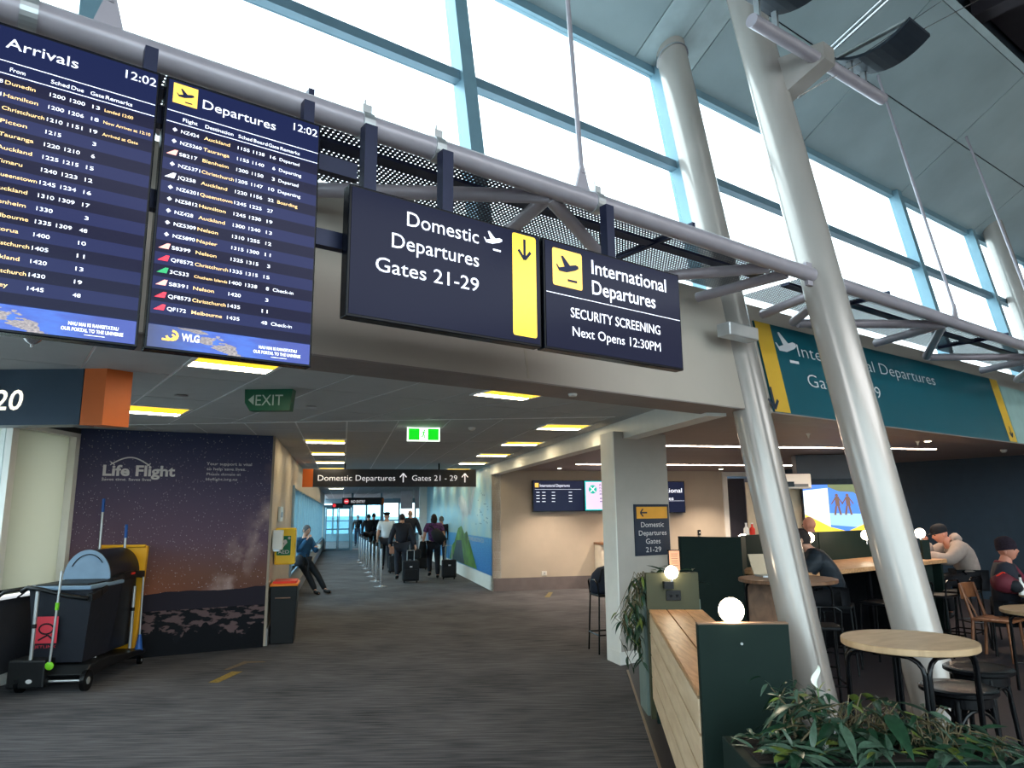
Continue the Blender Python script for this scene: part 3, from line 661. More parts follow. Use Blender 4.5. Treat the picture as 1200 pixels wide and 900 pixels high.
# corridor end
struct('wall_end', MB().box(cp(50, -3, 0), Cr * 14, Cv * .2, Z * .5).box(cp(50, -3, 2.5), Cr * 14, Cv * .2, Z * .4), M['frame'])
struct('wall_hall_right', MB().box(cp(29.25, 3.3, 0), Cr * 4, Cv * .2, Z * 2.84).box(cp(29.25, 7.3, 0), Cr * .2, Cv * 21, Z * 2.84), M['beige'])
struct('ceiling_hall', MB().box(cp(29.2, 3.3, 2.82), Cr * 4.2, Cv * 21, Z * .1), M['ctile'])
ew = root_struct('window_5')
for k in range(12): MB().box(cp(49.95, -2.9 + k * 1.1, .5), Cr * .12, Cv * .1, Z * 2).build('mullion', M['frame'], ew)
for k in range(11): MB().box(cp(50.02, -2.78 + k * 1.1, .5), Cr * .98, Cv * .01, Z * 2).build('window_pane', M['glassblue'], ew)
MB().box(cp(50, -3, 1.3), Cr * 13, Cv * .08, Z * .08).build('transom', M['frame'], ew)
d2 = root_struct('door_2')
fr_ = MB().box(cp(37, -.93, 0), Cr * .10, Cv * .1, Z * 2.2).box(cp(37, .40, 0), Cr * .10, Cv * .1, Z * 2.8).box(cp(37, -.93, 2.1), Cr * 1.35, Cv * .1, Z * .12).box(cp(37, 1.85, 0), Cr * .08, Cv * .1, Z * 2.8).box(cp(37, .5, 2.45), Cr * 1.4, Cv * .08, Z * .06)
fr_.build('door_frame', M['frame'], d2)
for r0 in (-.82, -.21):
    dl = MB().box(cp(37, r0, 0), Cr * .05, Cv * .05, Z * 2.1).box(cp(37, r0 + .55, 0), Cr * .05, Cv * .05, Z * 2.1).box(cp(37, r0, 0), Cr * .6, Cv * .05, Z * .1).box(cp(37, r0, 2.02), Cr * .6, Cv * .05, Z * .08).box(cp(37, r0, 1.0), Cr * .6, Cv * .05, Z * .06).build('door_leaf', M['framedark'], d2)
    MB().box(cp(37.02, r0 + .05, .1), Cr * .5, Cv * .01, Z * 1.92).build('door_pane', M['glassblue'], dl)
MB().box(cp(37.02, .5, .1), Cr * 1.35, Cv * .01, Z * 2.35).build('side_pane', M['glassblue'], d2)
struct('trim_7', MB().box(cp(29.0, 3.0, 0), Cr * .3, Cv * .3, Z * 2.8), M['white'])
# outside: apron and hills
tag(MB().aabb(-300, 300, -300, 300, -5.2, -5).build('apron_ground', mat('pale concrete apron', (150, 152, 150), .9)), kind='structure')
mb = MB(); N_ = 40
for k in range(N_ + 1):
    a = R(60 + 240 * k / N_); hgt = (9 + 5 * sin(k * .9) + 3 * sin(k * 2.1)) if a > 2.4 else 1.2 + .4 * sin(k)
    mb.v += [V((160 * cos(a), 160 * sin(a), -5)), V((172 * cos(a), 172 * sin(a), hgt)), V((210 * cos(a), 210 * sin(a), -5))]
for k in range(N_):
    for j in (0, 1): mb.f.append([3 * k + j, 3 * k + j + 1, 3 * k + 4 + j, 3 * k + 3 + j]); mb.m.append(0)
tag(mb.build('hills', mat('hazy blue green hillside', (112, 134, 148), .9, noise=.35, scale=.12), smooth=True), kind='structure')

# ================================================================== STEELWORK
def leancol(name, label, base, n0, r, ztop, u):
    c = thing(name, label, 'column', fp(u, n0, 0))
    lean = (Nf * TL + Z)
    b0 = fp(u, n0, 0)
    MB().tube([b0, b0 + lean * ztop], r, 40).build('shaft', M['column'], c, smooth='auto')
    mb = MB(); mb.lathe(b0 + Z * .0, [(r + .10, 0), (r + .10, .03), (r + .07, .04)], 32); mb.build('base_plate', M['steel'], c, smooth='auto')
    return c
c1 = leancol('leaning_column', 'leaning silver round column half sunk in the bulkhead, nearer the middle', None, 3.50, .165, 6.9, 5.65)
c2 = leancol('leaning_column', 'leaning silver round column standing free behind the oak bar table', None, 2.51, .165, 7.35, 5.61)
c3 = leancol('leaning_column', 'distant leaning silver column before the far right glazing', None, 3.50, .17, 7.0, 14.3)
mb = MB(); q = lp(5.65, 6.75); mb.lathe(fp(5.65, 3.5 + TL * 6.62, 6.62), [(.19, 0), (.19, .02)], 32, axis=rn); mb.build('collar', M['steel'], c1, smooth='auto')
# small strap box on column one
P1 = onp(845, 404, fp(5.6, 3.85, 3), Nf)
mb = MB().box(fp(5.1, 3.72, 3.22), Uf * .42, Nf * .14, Z * .12); o_ = mb.build('wall_bracket', M['alu'], bevel=.01); tag(o_, 'small silver bracket box on the bulkhead beside the leaning column', 'bracket')

tub = thing('truss_rail', 'long silver tube truss carrying the screens below the clerestory', 'truss', fp(5, 3.13, 3.66))
TZ, TN, TR = 3.66, 3.13, .062
MB().tube([fp(-6, TN, TZ), fp(5.45, TN, TZ)], TR, 24).build('rail_tube', M['tube'], tub, smooth='auto')
MB().tube([fp(5.72, TN, TZ), fp(34, TN, TZ)], TR, 24).build('rail_tube', M['tube'], tub, smooth='auto')
def strut(u0_, u1_): MB().tube([fp(u0_, TN + .04, 3.625), fp(u1_, 3.97, 3.60)], .045, 14).build('strut', M['tube'], tub, smooth='auto')
for uu in (-3.2, -.3, 2.62, 8.0, 10.9, 13.8, 16.7, 19.6): strut(uu, uu + .15); strut(uu, uu - 1.42); strut(uu, uu + 1.42)
strut(5.15, 5.0); strut(4.9, 4.1); strut(5.80, 5.98); strut(5.85, 6.5)
MB().cbox(fp(5.42, TN, TZ), Uf * .10, Nf * .03, Z * .2).tube([fp(5.4, TN - .05, TZ), fp(5.4, TN + .05, TZ)], .035, 12).build('end_lug', M['tube'], tub)
for uu in (-.05, 1.38, 1.80, 2.98):
    mb = MB().lathe(fp(uu, TN, TZ), [(TR + .008, -.03), (TR + .008, .03)], 24, axis=Uf).cbox(fp(uu, TN, TZ + TR + .02), Uf * .05, Nf * .06, Z * .05).tube([fp(uu, TN, TZ + TR), fp(uu, TN, TZ + TR + .085)], .006, 6)
    mb.build('tube_clamp', M['alu'], tub)
for u0, u1 in ((-6, 5.42), (5.78, 34)):
    mb = MB(); mb.add([fp(u0, 3.20, 3.78), fp(u1, 3.20, 3.78), fp(u1, 4.07, 3.78), fp(u0, 4.07, 3.78)], [(0, 1, 2, 3)]); mb.build('perforated_deck', M['perf'], tub)
mb = MB()
for k in range(-2, 11): mb.box(fp(k * 2.9 + 1.1, 3.18, 3.75), Uf * .03, Nf * .80, Z * .05)
mb.box(fp(-6, 3.55, 3.76), Uf * 11.4, Nf * .09, Z * .02); mb.box(fp(5.8, 3.55, 3.76), Uf * 28, Nf * .09, Z * .02)
mb.build('deck_bearer', M['strap'], tub)
# hanging rods
for (u_, u2), lab in (((2.87, 3.35), 'thin silver tie rod rising from the truss above the domestic sign'), ((8.23, 8.72), 'thin silver tie rod rising right of the free leaning column'), ((10.88, 11.34), 'thin silver tie rod nearest the right edge of the glazing'), ((.22, .55), 'thin silver tie rod above the arrivals board')):
    t = thing('tie_rod', lab, 'rod', fp(u_, TN, TZ + TR), 0, 'tie rods between truss and roof')
    MB().tube([fp(u_, TN, TZ + .17), fp(u2, 3.86, 7.19)], .017, 10).build('rod', M['tube'], t, smooth='auto')
    MB().prism([fp(u_ - .06, TN - .01, TZ + .05), fp(u_ + .06, TN - .01, TZ + .05), fp(u_ + .015, TN - .01, TZ + .22), fp(u_ - .015, TN - .01, TZ + .22)], Nf * .02).build('lug', M['tube'], t)

# bracket with pipe and uplighters on column two
lb = thing('uplighter_bracket', 'silver triangular bracket and cross pipe holding uplighters on the leaning column', 'bracket', fp(5.61, 3.1, 5.8))
PZ, PN_ = 5.80, 3.08
u0 = 5.62
bt = [fp(u0, 3.36, 5.42), fp(u0, 3.40, 5.86), fp(u0 + .32, PN_ - .02, 6.02), fp(u0 + .42, PN_, 5.84), fp(u0 + .36, PN_ + .0, 5.74)]
mb = MB(); mb.prism([p + Uf * -.09 for p in (fp(u0, 3.40, 5.42), fp(u0, 3.46, 5.86), fp(u0 + .25, PN_ - .08, 5.93), fp(u0 + .25, PN_ - .08, 5.76))], Uf * .18)
mb.build('bracket_arm', M['column'], lb)
MB().tube([fp(4.80, PN_, 5.76), fp(5.84, PN_, 5.80)], .058, 18).build('pipe', M['tube'], lb, smooth='auto')
MB().tube([fp(6.0, PN_, 5.81), fp(7.0, PN_, 5.83)], .058, 18).build('pipe', M['tube'], lb, smooth='auto')
for uc, lab in ((5.05, 'dark curved uplighter at the top edge left of the bracket'), (6.55, 'dark curved uplighter hanging right of the bracket')):
    p = thing('uplighter', lab, 'lamp', fp(uc, PN_, 6.0), 0, 'uplighters on the cross pipe')
    mb = MB(); K = 10
    for k in range(K):
        a0, a1 = k / K, (k + 1) / K
        f_ = lambda a: (PN_ + .12 - .72 * a, 5.96 + .12 * (2 * a - 1) ** 2)
        (n0, z0), (n1, z1) = f_(a0), f_(a1)
        mb.prism([fp(uc - .2, n0, z0), fp(uc + .2, n0, z0), fp(uc + .2, n1, z1), fp(uc - .2, n1, z1)], Z * .03)
    mb.build('reflector', M['deck'], p)
    mb = MB().box(fp(uc - .20, PN_ + .10, 6.09), Uf * .05, Nf * -.66, Z * .02); mb.build('lamp_tray', M['alu'], p)
    for du in (-.13, .13): MB().box(fp(uc + du - .015, PN_ - .01, 5.84), Uf * .03, Nf * .05, Z * .18).build('strap', M['alu'], p)
ca = thing('tension_cables', 'pair of bright steel cables running from bracket to the roof edge', 'cable', fp(6, PN_, 5.9))
for dz, r_, en in ((0, .018, (7.6, .6, 8.2)), (.05, .014, (7.6, .6, 8.3))):
    MB().tube([fp(5.95, PN_ - .04, 5.9 + dz), fp(*en)], r_, 8).build('cable', M['steel'], ca)
for st, en in (((5.62, 3.2, 5.42), (9.6, 2.2, 8.1)), ((5.62, 3.2, 5.40), (8.6, 3.0, 7.65))):
    MB().tube([fp(*st), fp(*en)], .005, 6).build('cable', M['steel'], ca)

# ================================================================== FLIGHT BOARDS
DEP = ('NZ424|Auckland|1155|1138|16|Departed|n;NZ5260|Tauranga|1155|1140|6|Departing|n;S8217|Blenheim|1200|1150|3|Departed|s;NZ5371|Christchurch|1205|1147|10|Departing|n;'
       'JQ258|Auckland|1220|1156|22|Boarding|j;NZ6201|Queenstown|1245|1225|27||n;NZ5812|Hamilton|1245|1230|19||n;NZ428|Auckland|1300|1240|13||n;NZ5309|Nelson|1310|1255|12||n;'
       'NZ5890|Napier|1315|1300|11||n;S8399|Nelson|1325|1315|3||s;QF8572|Christchurch|1335|1315|15||q;3C533|Chatham Islands|1400|1338|8|Check-in|c;S8391|Nelson|1420||3||s;'
       'QF8573|Christchurch|1435||11||q;QF172|Melbourne|1435||48|Check-in|q')
ARR = ('NZ5018|Dunedin|1200|1200|13|Landed 12:00;NZ5041|Hamilton|1200|1206|18|Now Arrives at 12:10;NZ5372|Christchurch|1210|1151|19|Arrived at Gate;S8602|Picton|1215||3|;NZ5261|Tauranga|1220|1210|6|;'
       'NZ425|Auckland|1225|1215|15|;S8702|Timaru|1240|1223|12|;NZ6200|Queenstown|1245|1234|16|;NZ427|Auckland|1310|1309|17|;S8218|Blenheim|1330||3|;QF171|Melbourne|1335|1309|48|;NZ5722|Rotorua|1400||10|;'
       'NZ5373|Christchurch|1405||11|;NZ429|Auckland|1420||13|;JQ257|Christchurch|1430||19|;QF163|Sydney|1445||48|')
BN = 2.92
def flight_board(kind, u0, lab):
    W, H, zt = .648, 1.137, 3.464
    b = thing(kind + '_board', lab, 'screen', fp(u0 + W / 2, BN, zt - H))
    MB().box(fp(u0, BN, zt - H), Uf * W, Nf * .06, Z * H).build('bezel', M['bezel'], b, bevel=.004)
    f = Fr(fp(u0, BN - .001, zt - H), Uf, Z); x = lambda a: a * W; y = lambda a: H * (1 - a)
    mb = MB(); f.quad(mb, x(.015), y(.991), x(.985), y(.012), .002)
    mb.build('screen', M['screenblue'], b)
    mb = MB(); mb2 = MB(); p = .0435
    for k in range(17): f.quad(mb if k % 2 == 0 else mb2, x(.015), y(.180 + p * (k + 1) - (.0 if k < 16 else .01)), x(.985), y(.180 + p * k), .003)
    mb.build('row_band', M['rowb'], b); mb2.build('row_band', M['rowa'], b)
    mb = MB(); mb.quaduv(f.P(x(.012), y(.991), .004), f.P(x(.984), y(.991), .004), f.P(x(.984), y(.914), .004), f.P(x(.012), y(.914), .004)); mb.build('map_banner', M['band'], b)
    wt, am = MB(), MB(); bo = .002; D = .006
    f.quad(wt, x(.018), y(.1325), x(.982), y(.130), D); f.quad(wt, x(.018), y(.1750), x(.982), y(.1725), D)
    if kind == 'departures':
        f.text(wt, 'Departures', x(.218), y(.088), .042, w=x(.465), d=D, bold=bo); f.text(wt, '12:02', x(.805), y(.062), .036, w=x(.168), d=D, bold=bo)
        for s_, a, b_ in (('Flight', .109, .195), ('Destination', .242, .415), ('Sched', .447, .535), ('Board', .545, .635), ('Gate', .642, .712), ('Remarks', .722, .855)): f.text(wt, s_, x(a), y(.162), .016, w=x(b_ - a), d=D, bold=.006)
    else:
        f.text(wt, 'Arrivals', x(.222), y(.084), .042, w=x(.345), d=D, bold=bo); f.text(wt, '12:02', x(.810), y(.062), .036, w=x(.168), d=D, bold=bo)
        for s_, a, b_ in (('Flight', .07, .15), ('From', .254, .325), ('Sched', .446, .535), ('Due', .545, .607), ('Gate', .641, .710), ('Remarks', .719, .86)): f.text(wt, s_, x(a), y(.162), .016, w=x(b_ - a), d=D, bold=.006)
    ico = MB(); f.poly(ico, [(x(.042), y(.098)), (x(.185), y(.098)), (x(.185), y(.022)), (x(.042), y(.022))], D)
    ico.build('yellow_icon', M['scryellow'], b)
    pi_ = MB(); plane_icon(pi_, f, x(.060), y(.060), x(.104), D + .003); pi_.build('plane_symbol', M['scrnavy'], b)
    tails = {k: MB() for k in 'nsqcj'}
    for k, row in enumerate((DEP if kind == 'departures' else ARR).split(';')):
        r_ = row.split('|'); yy = y(.208 + .04353 * k); hh = .0150
        f.text(wt, r_[0], x(.104), yy, hh, w=x(.021 * len(r_[0])), d=D, bold=.006)
        f.text(am, r_[1], x(.240), yy, hh if len(r_[1]) < 13 else hh * .8, w=x(min(.0185 * len(r_[1]) + .01, .195)), d=D, bold=.004)
        for s_, a in ((r_[2], .447), (r_[3], .545)):
            if s_: f.text(wt, s_, x(a), yy, hh, w=x(.075 if '1' in s_ else .08), d=D, bold=.006)
        f.text(wt, r_[4], x(.695), yy, hh, al='R', d=D, w=x(.019 * len(r_[4])), bold=.006)
        if r_[5]: f.text(am if (kind == 'arrivals' or r_[5] == 'Boarding') else wt, r_[5], x(.720), yy, hh if kind == 'departures' else hh * .85, w=x(.0170 * len(r_[5]) if kind == 'departures' else .0125 * len(r_[5])), d=D, bold=.004)
        if kind == 'departures':
            t_ = r_[6]; mbt = tails[t_]; cx_, cy_ = x(.068), yy + .008
            if t_ == 'n': f.poly(mbt, [(cx_ - .008, cy_), (cx_, cy_ - .009), (cx_ + .010, cy_), (cx_, cy_ + .009)], D)
            else: f.poly(mbt, [(cx_ - .024, cy_ - .010), (cx_ + .012, cy_ - .010), (cx_ + .018, cy_ + .013), (cx_ + .006, cy_ + .013)], D)
    wt.build('white_text', M['scrwhite'], b); am.build('amber_text', M['scramber'], b)
    for k_, m_ in (('n', 'scrwhite'), ('s', 'scrpink'), ('q', 'scrred'), ('c', 'scrgreen'), ('j', 'scrwhite')):
        if tails[k_].v: tails[k_].build('airline_tail_symbol', M[m_], b)
    w2 = MB()
    f.text(w2, 'NAU MAI KI RANGITATAU', x(.650), y(.953), .013, w=x(.245), d=.008, bold=.03); f.text(w2, 'OUR PORTAL TO THE UNIVERSE', x(.618), y(.971), .013, w=x(.303), d=.008, bold=.03); f.quad(w2, x(.73), y(.981), x(.83), y(.979), .008)
    if kind == 'departures':
        f.text(w2, 'WLG', x(.195), y(.960), .030, w=x(.10), d=.008, bold=.03)
        g = MB(); cx_, cy_ = x(.142), y(.946)
        stroke(g, f, [(cx_ + .020 * cos(t), cy_ + .018 * sin(t)) for t in [R(-170 + 26 * k) for k in range(11)]], .009, .009)
        stroke(g, f, [(cx_ - .035, cy_ - .018), (cx_ - .01, cy_ - .020), (cx_ + .012, cy_ - .006), (cx_, cy_ + .004)], .008, .0095)
        g.build('swirl_emblem', M['scryellow'], b)
    w2.build('banner_text', M['scrwhite'], b)
    mb = MB().cbox(fp(u0 + W / 2, BN + .12, zt - .35), Uf * .5, Nf * .08, Z * .12).cbox(fp(u0 + W - .03, BN + .1, zt - .1), Uf * .05, Nf * .05, Z * .5)
    mb.build('mounting_rail', M['strap'], b)
    return b
flight_board('arrivals', -.245, 'tall arrivals flight board hanging at the far left')
flight_board('departures', .425, 'tall departures flight board beside the arrivals board')

def sign_board(name, lab, u0, u1, z0=2.582, z1=3.219):
    b = thing(name, lab, 'sign', fp((u0 + u1) / 2, BN, z0))
    MB().box(fp(u0, BN, z0), Uf * (u1 - u0), Nf * .07, Z * (z1 - z0)).build('bezel', M['bezel'], b, bevel=.004)
    f = Fr(fp(u0, BN - .001, z0), Uf, Z); W, H = u1 - u0, z1 - z0
    mb = MB(); f.quad(mb, .012, .014, W - .012, H - .012, .002); mb.build('screen', M['signscreen'], b)
    return b, f, (lambda a: a * W), (lambda a: H * (1 - a))
b, f, x, y = sign_board('domestic_sign', 'wide dark hanging sign reading Domestic Departures Gates 21-29', 1.222, 2.348)
wt = MB()
f.text(wt, 'Domestic', x(.264), y(.218), .078, w=x(.370), d=.005); f.text(wt, 'Departures', x(.194), y(.417), .078, w=x(.441), d=.005); f.text(wt, 'Gates 21-29', x(.122), y(.625), .074, w=x(.512), d=.005)
plane_icon(wt, f, x(.662), y(.150), x(.105), .005); wt.build('white_text', M['scrwhite'], b)
mb = MB(); f.poly(mb, rrect(x(.827), y(.930), x(.969), y(.035), .014), .004); mb.build('yellow_strip', M['scrbright'], b)
mb = MB(); arrow(mb, f, x(.898), y(.165), .115, .017, (0, -1), .007); mb.build('down_arrow', M['scrnavy'], b)
b, f, x, y = sign_board('international_sign', 'dark hanging sign reading International Departures Security Screening', 2.369, 3.5)
mb = MB(); f.poly(mb, rrect(x(.055), y(.415), x(.250), y(.070), .014), .004); mb.build('yellow_icon', M['scryellow'], b)
mb = MB(); plane_icon(mb, f, x(.075), y(.225), x(.150), .007); mb.build('plane_symbol', M['scrnavy'], b)
wt = MB(); f.text(wt, 'International', x(.316), y(.226), .088, w=x(.565), d=.005, bold=.008); f.text(wt, 'Departures', x(.316), y(.420), .088, w=x(.472), d=.005, bold=.008)
f.text(wt, 'SECURITY SCREENING', x(.166), y(.680), .060, w=x(.650), d=.005, bold=.006); f.text(wt, 'Next Opens 12:30PM', x(.175), y(.848), .058, w=x(.638), d=.005)
f.quad(wt, x(.012), y(.494), x(.985), y(.488), .005); wt.build('white_text', M['scrwhite'], b)
hs = thing('sign_hangers', 'dark steel hanger straps between the truss and the sign backs', 'bracket', fp(2, TN, 3.2))
for uu in (1.36, 1.80, 2.98): MB().box(fp(uu - .032, BN + .08, 3.0), Uf * .065, Nf * .06, Z * .60).build('hanger', M['strap'], hs)
MB().box(fp(.3, BN + .1, 2.93), Uf * 3, Nf * .05, Z * .08).build('cross_rail', M['strap'], hs)
MB().box(fp(-.3, BN + .1, 3.3), Uf * 1.6, Nf * .05, Z * .08).build('cross_rail', M['strap'], hs)

# ================================================================== CEILING FITTINGS
def clight(lab, o, ax, ay, wx=.58, wy=.56, zc=CZ, g='yellow ceiling light panels'):
    t = thing('ceiling_light', lab, 'ceiling light', o + Z * (zc - .02), 0, g)
    c0 = o - ax * (wx / 2) - ay * (wy / 2) + Z * (zc - .010)
    mb = MB()
    mb.box(c0 - ax * .02 - ay * .02, ax * (wx + .04), ay * .03, Z * .012).box(c0 - ax * .02 + ay * (wy - .01), ax * (wx + .04), ay * .03, Z * .012)
    mb.box(c0 - ax * .02, ax * .03, ay * wy, Z * .012).box(c0 + ax * (wx - .01), ax * .03, ay * wy, Z * .012); mb.build('frame', M['cback'], t)
    MB().box(c0 + ax * .01 + ay * .01 + Z * .002, ax * (wx - .02), ay * (wy * .68), Z * .004).build('diffuser_strip', M['panelyellow'], t)
    MB().box(c0 + ax * .01 + ay * (wy * .70) + Z * .002, ax * (wx - .02), ay * (wy * .28), Z * .004).build('diffuser', M['panelwhite'], t)
clight('yellow lit ceiling panel directly behind the departures board', fp(1.38, 5.22), Uf, Nf, wy=.6)
clight('yellow lit ceiling panel between gate sign and exit sign', fp(1.33, 8.12), Uf, Nf, wy=.62)
clight('yellow lit ceiling panel nearest behind the domestic sign', fp(3.86, 5.28), Uf, Nf, wy=.42)
ords = ['first', 'second', 'third', 'fourth', 'fifth', 'sixth', 'seventh', 'eighth', 'ninth', 'tenth']
for k in range(10):
    clight('yellow ceiling panel, %s along the left row over the corridor' % ords[k], cp(10.98 + 2.15 * k, -.29), Cr, Cv)
for k in range(9):
    clight('yellow ceiling panel, %s along the right row towards the ocean mural' % ords[k], cp(8.75 + 2.2 * k, 2.74), Cr, Cv)
for o_, lab in ((fp(1.35, 6.96, CZ), 'flat round ceiling sensor between the two left light panels'), (fp(2.59, 6.99, CZ), 'flat round ceiling sensor right of the green exit sign')):
    tag(MB().lathe(o_ - Z * .012, [(.05, .012), (.06, .006), (.05, 0)], 18).build('ceiling_sensor', M['alu'], smooth='auto'), lab, 'sensor')
tag(MB().lathe(onz(553, 501, CZ) - Z * .04, [(.02, 0), (.04, .01), (.05, .03), (.05, .045)], 18).build('smoke_detector', M['white'], smooth='auto'), 'small white smoke detector right of the running man sign', 'smoke detector')
tag(MB().lathe(onz(38, 398, CZ) - Z * .05, [(.008, 0), (.012, .02), (.03, .03), (.05, .05)], 14).build('sprinkler_head', M['steel'], smooth='auto'), 'metal sprinkler head on the ceiling below the arrivals board', 'sprinkler')
tag(MB().lathe(onz(671, 460, 2.62) - Z * .03, [(.03, 0), (.035, .015), (.035, .03)], 14).build('security_camera', M['white'], smooth='auto'), 'tiny white dome camera on the soffit above the trim beam', 'camera')
tag(MB().lathe(onz(1176, 527, 2.68) - Z * .05, [(.03, 0), (.05, .03), (.05, .05)], 14).build('security_camera', M['white'], smooth='auto'), 'white dome camera under the teal banner near the right edge', 'camera')
for q, lab in (((947, 508), 'small sprinkler under cafe ceiling between the leaning columns'), ((1075, 517), 'small sprinkler right of the free leaning column under the cafe ceiling')):
    tag(MB().lathe(onz(*q, 2.68) - Z * .06, [(.008, 0), (.014, .03), (.03, .06)], 10).build('sprinkler_head', M['white'], smooth='auto'), lab, 'sprinkler')
for s0, r0, r1, lab in ((9.80, 4.25, 9.5, 'long slim ceiling light nearest over the cafe'), (13.8, 4.6, 10.3, 'long slim ceiling light farther back over the cafe')):
    tag(MB().box(cp(s0, r0, 2.672), Cr * (r1 - r0), Cv * .06, Z * .01).build('linear_light', M['slot']), lab, 'ceiling light', 'slim linear cafe lights')
# downlights: washers of the screen wall, plus three added to fill the dark cafe
for (s_, r_), pw, lab in (((15.0, 4.6), 60, 'recessed downlight washing the beige wall left of the screens'), ((15.0, 6.6), 60, 'recessed downlight washing the beige wall behind the square column'), ((15.0, 8.5), 70, 'recessed downlight washing the beige wall by the staff door'), ((11.6, 5.4), 45, 'added fill downlight over the cafe floor between the two slim lights'), ((11.8, 8.4), 45, 'added fill downlight over the cafe near the television'), ((8.6, 8.2), 30, 'added fill downlight over the oak counter')):
    c_ = cp(s_, r_, 2.665); t = thing('downlight', lab, 'ceiling light', c_, 0, 'recessed cafe downlights')
    MB().lathe(c_, [(.055, 0), (.06, .012)], 18).build('trim_ring', M['white'], t, smooth='auto'); MB().lathe(c_ - Z * .003, [(.04, 0), (.04, .003)], 16).build('lens', M['panelwhite'], t)
    l_ = bpy.data.lights.new('downlight_lamp', 'SPOT'); l_.energy = pw; l_.color = (1, .80, .62); l_.spot_size = R(110); l_.spot_blend = .7; l_.shadow_soft_size = .04
    lo = bpy.data.objects.new('downlight_lamp', l_); C.objects.link(lo); lo.parent = t; lo.location = (0, 0, -.02)
# gate 20 sign
gs = thing('gate_sign', 'slate hanging gate sign with numeral 20 and orange end box', 'sign', (-3.6, 5.25, 2.38))
MB().box((-5.2, 5.2, 2.38), (2.0, 0, 0), (.02, .16, 0), (0, 0, .42)).build('sign_box', M['slate'], gs)
MB().box((-3.19, 5.195, 2.375), (.165, 0, 0), (.11, .16, 0), (0, 0, .425)).build('orange_end', M['orange'], gs)
gf = Fr((-3.9, 5.197, 2.38), (1, 0, 0), Z); mb = MB(); gf.text(mb, '20', .262, .115, .155, al='R', w=.21, slant=.12, bold=.012); mb.build('numeral', M['letterwarm'], gs)
# green EXIT box
ex = thing('exit_sign', 'dark green hanging EXIT sign with a left pointing arrow', 'sign', (-2.14, 6.15, 2.6))
P = [(-2.35, 6.15, 2.80), (-1.93, 6.15, 2.80), (-1.95, 6.15, 2.61), (-2.30, 6.15, 2.61), (-2.345, 6.15, 2.68)]
MB().prism([P[0], P[1], P[2], P[3], P[4]], (0, .10, 0)).build('sign_box', M['exit'], ex)
f = Fr((-2.35, 6.148, 2.60), (1, 0, 0), Z); mb = MB(); f.text(mb, 'EXIT', .10, .055, .10, w=.24, bold=.0); f.poly(mb, [(.035, .105), (.085, .15), (.085, .06)], .003); mb.build('lettering', mat('pale mint print', (176, 200, 190), .5), ex)
# running man sign
rs = thing('running_man_sign', 'small lit green and white running man exit sign on the corridor ceiling', 'sign', cp(9, .97, 2.62))
MB().box(cp(9.0, .76, 2.615), Cr * .415, Cv * .03, Z * .175).build('sign_box', M['whitelit'], rs); MB().box(cp(9.0, .80, 2.79), Cr * .34, Cv * .04, Z * .012).box(cp(9.01, .95, 2.78), Cr * .02, Cv * .02, Z * .02).build('mount', M['alu'], rs)
f = Fr(cp(8.998, .76, 2.615), Cr, Z); mb = MB(); f.quad(mb, .018, .015, .155, .160); f.quad(mb, .262, .015, .398, .160)
f.poly(mb, circ(.217, .138, .010, 12)); stroke(mb, f, [(.212, .125), (.204, .085)], .017); stroke(mb, f, [(.204, .088), (.222, .064), (.214, .035)], .010); stroke(mb, f, [(.203, .085), (.196, .060), (.170, .052)], .010); stroke(mb, f, [(.212, .122), (.232, .105), (.245, .112)], .007); stroke(mb, f, [(.211, .120), (.188, .112), (.182, .092)], .007)
mb.build('green_print', M['exitlit'], rs)
# corridor sign
cs_ = thing('corridor_sign', 'long dark hanging sign reading Domestic Departures Gates 21-29 across the corridor', 'sign', cp(15.5, 1, 2.3))
MB().box(cp(15.5, -.64, 2.29), Cr * 3.47, Cv * .12, Z * .375).build('sign_box', M['signdark'], cs_); MB().box(cp(15.495, -.84, 2.29), Cr * .21, Cv * .13, Z * .375).build('orange_end', M['orange'], cs_)
MB().box(cp(15.53, 0, 2.66), Cr * .03, Cv * .03, Z * .15).box(cp(15.53, 2, 2.66), Cr * .03, Cv * .03, Z * .15).build('hanger', M['black'], cs_)
f = Fr(cp(15.497, -.84, 2.29), Cr, Z); mb = MB(); k_ = 3.68 / 200
f.text(mb, 'Domestic Departures', .31, .13, .125, w=1.60, bold=-.008); f.text(mb, 'Gates 21 - 29', 2.27, .13, .125, w=.98, bold=-.008)
arrow(mb, f, 2.08, .19, .19, .022, (0, 1)); arrow(mb, f, 3.42, .19, .19, .022, (0, 1)); mb.build('lettering', M['letter'], cs_)
# far NO ENTRY sign
ne = thing('no_entry_sign', 'dark NO ENTRY sign with red disc far down the corridor', 'sign', cp(36, 1, 2.2))
MB().box(cp(35.5, -.05, 2.18), Cr * 1.95, Cv * .1, Z * .36).build('sign_box', M['signdark'], ne)
f = Fr(cp(35.49, -.05, 2.18), Cr, Z); mb = MB(); f.poly(mb, circ(.2, .18, .12)); mb.build('red_disc', emit('lit red', (200, 50, 60), .25), ne)
mb = MB(); f.quad(mb, .12, .155, .28, .205, .004); f.text(mb, 'NO ENTRY', .42, .11, .13, w=.66); mb.build('lettering', M['letter'], ne)
MB().box(cp(35.49, 1.83, 2.2), Cr * .1, Cv * .1, Z * .3).build('orange_end', M['orange'], ne)
n2 = thing('door_notice', 'small dark notice with red symbol above the glass corridor doors', 'sign', cp(34.5, -.3, 2.1))
MB().box(cp(34.5, -.50, 2.06), Cr * .5, Cv * .04, Z * .2).build('notice_board', M['signdark'], n2); f = Fr(cp(34.49, -.5, 2.06), Cr, Z); mb = MB(); f.poly(mb, circ(.1, .1, .08)); mb.build('red_disc', emit('lit red symbol', (210, 40, 50), .25), n2)
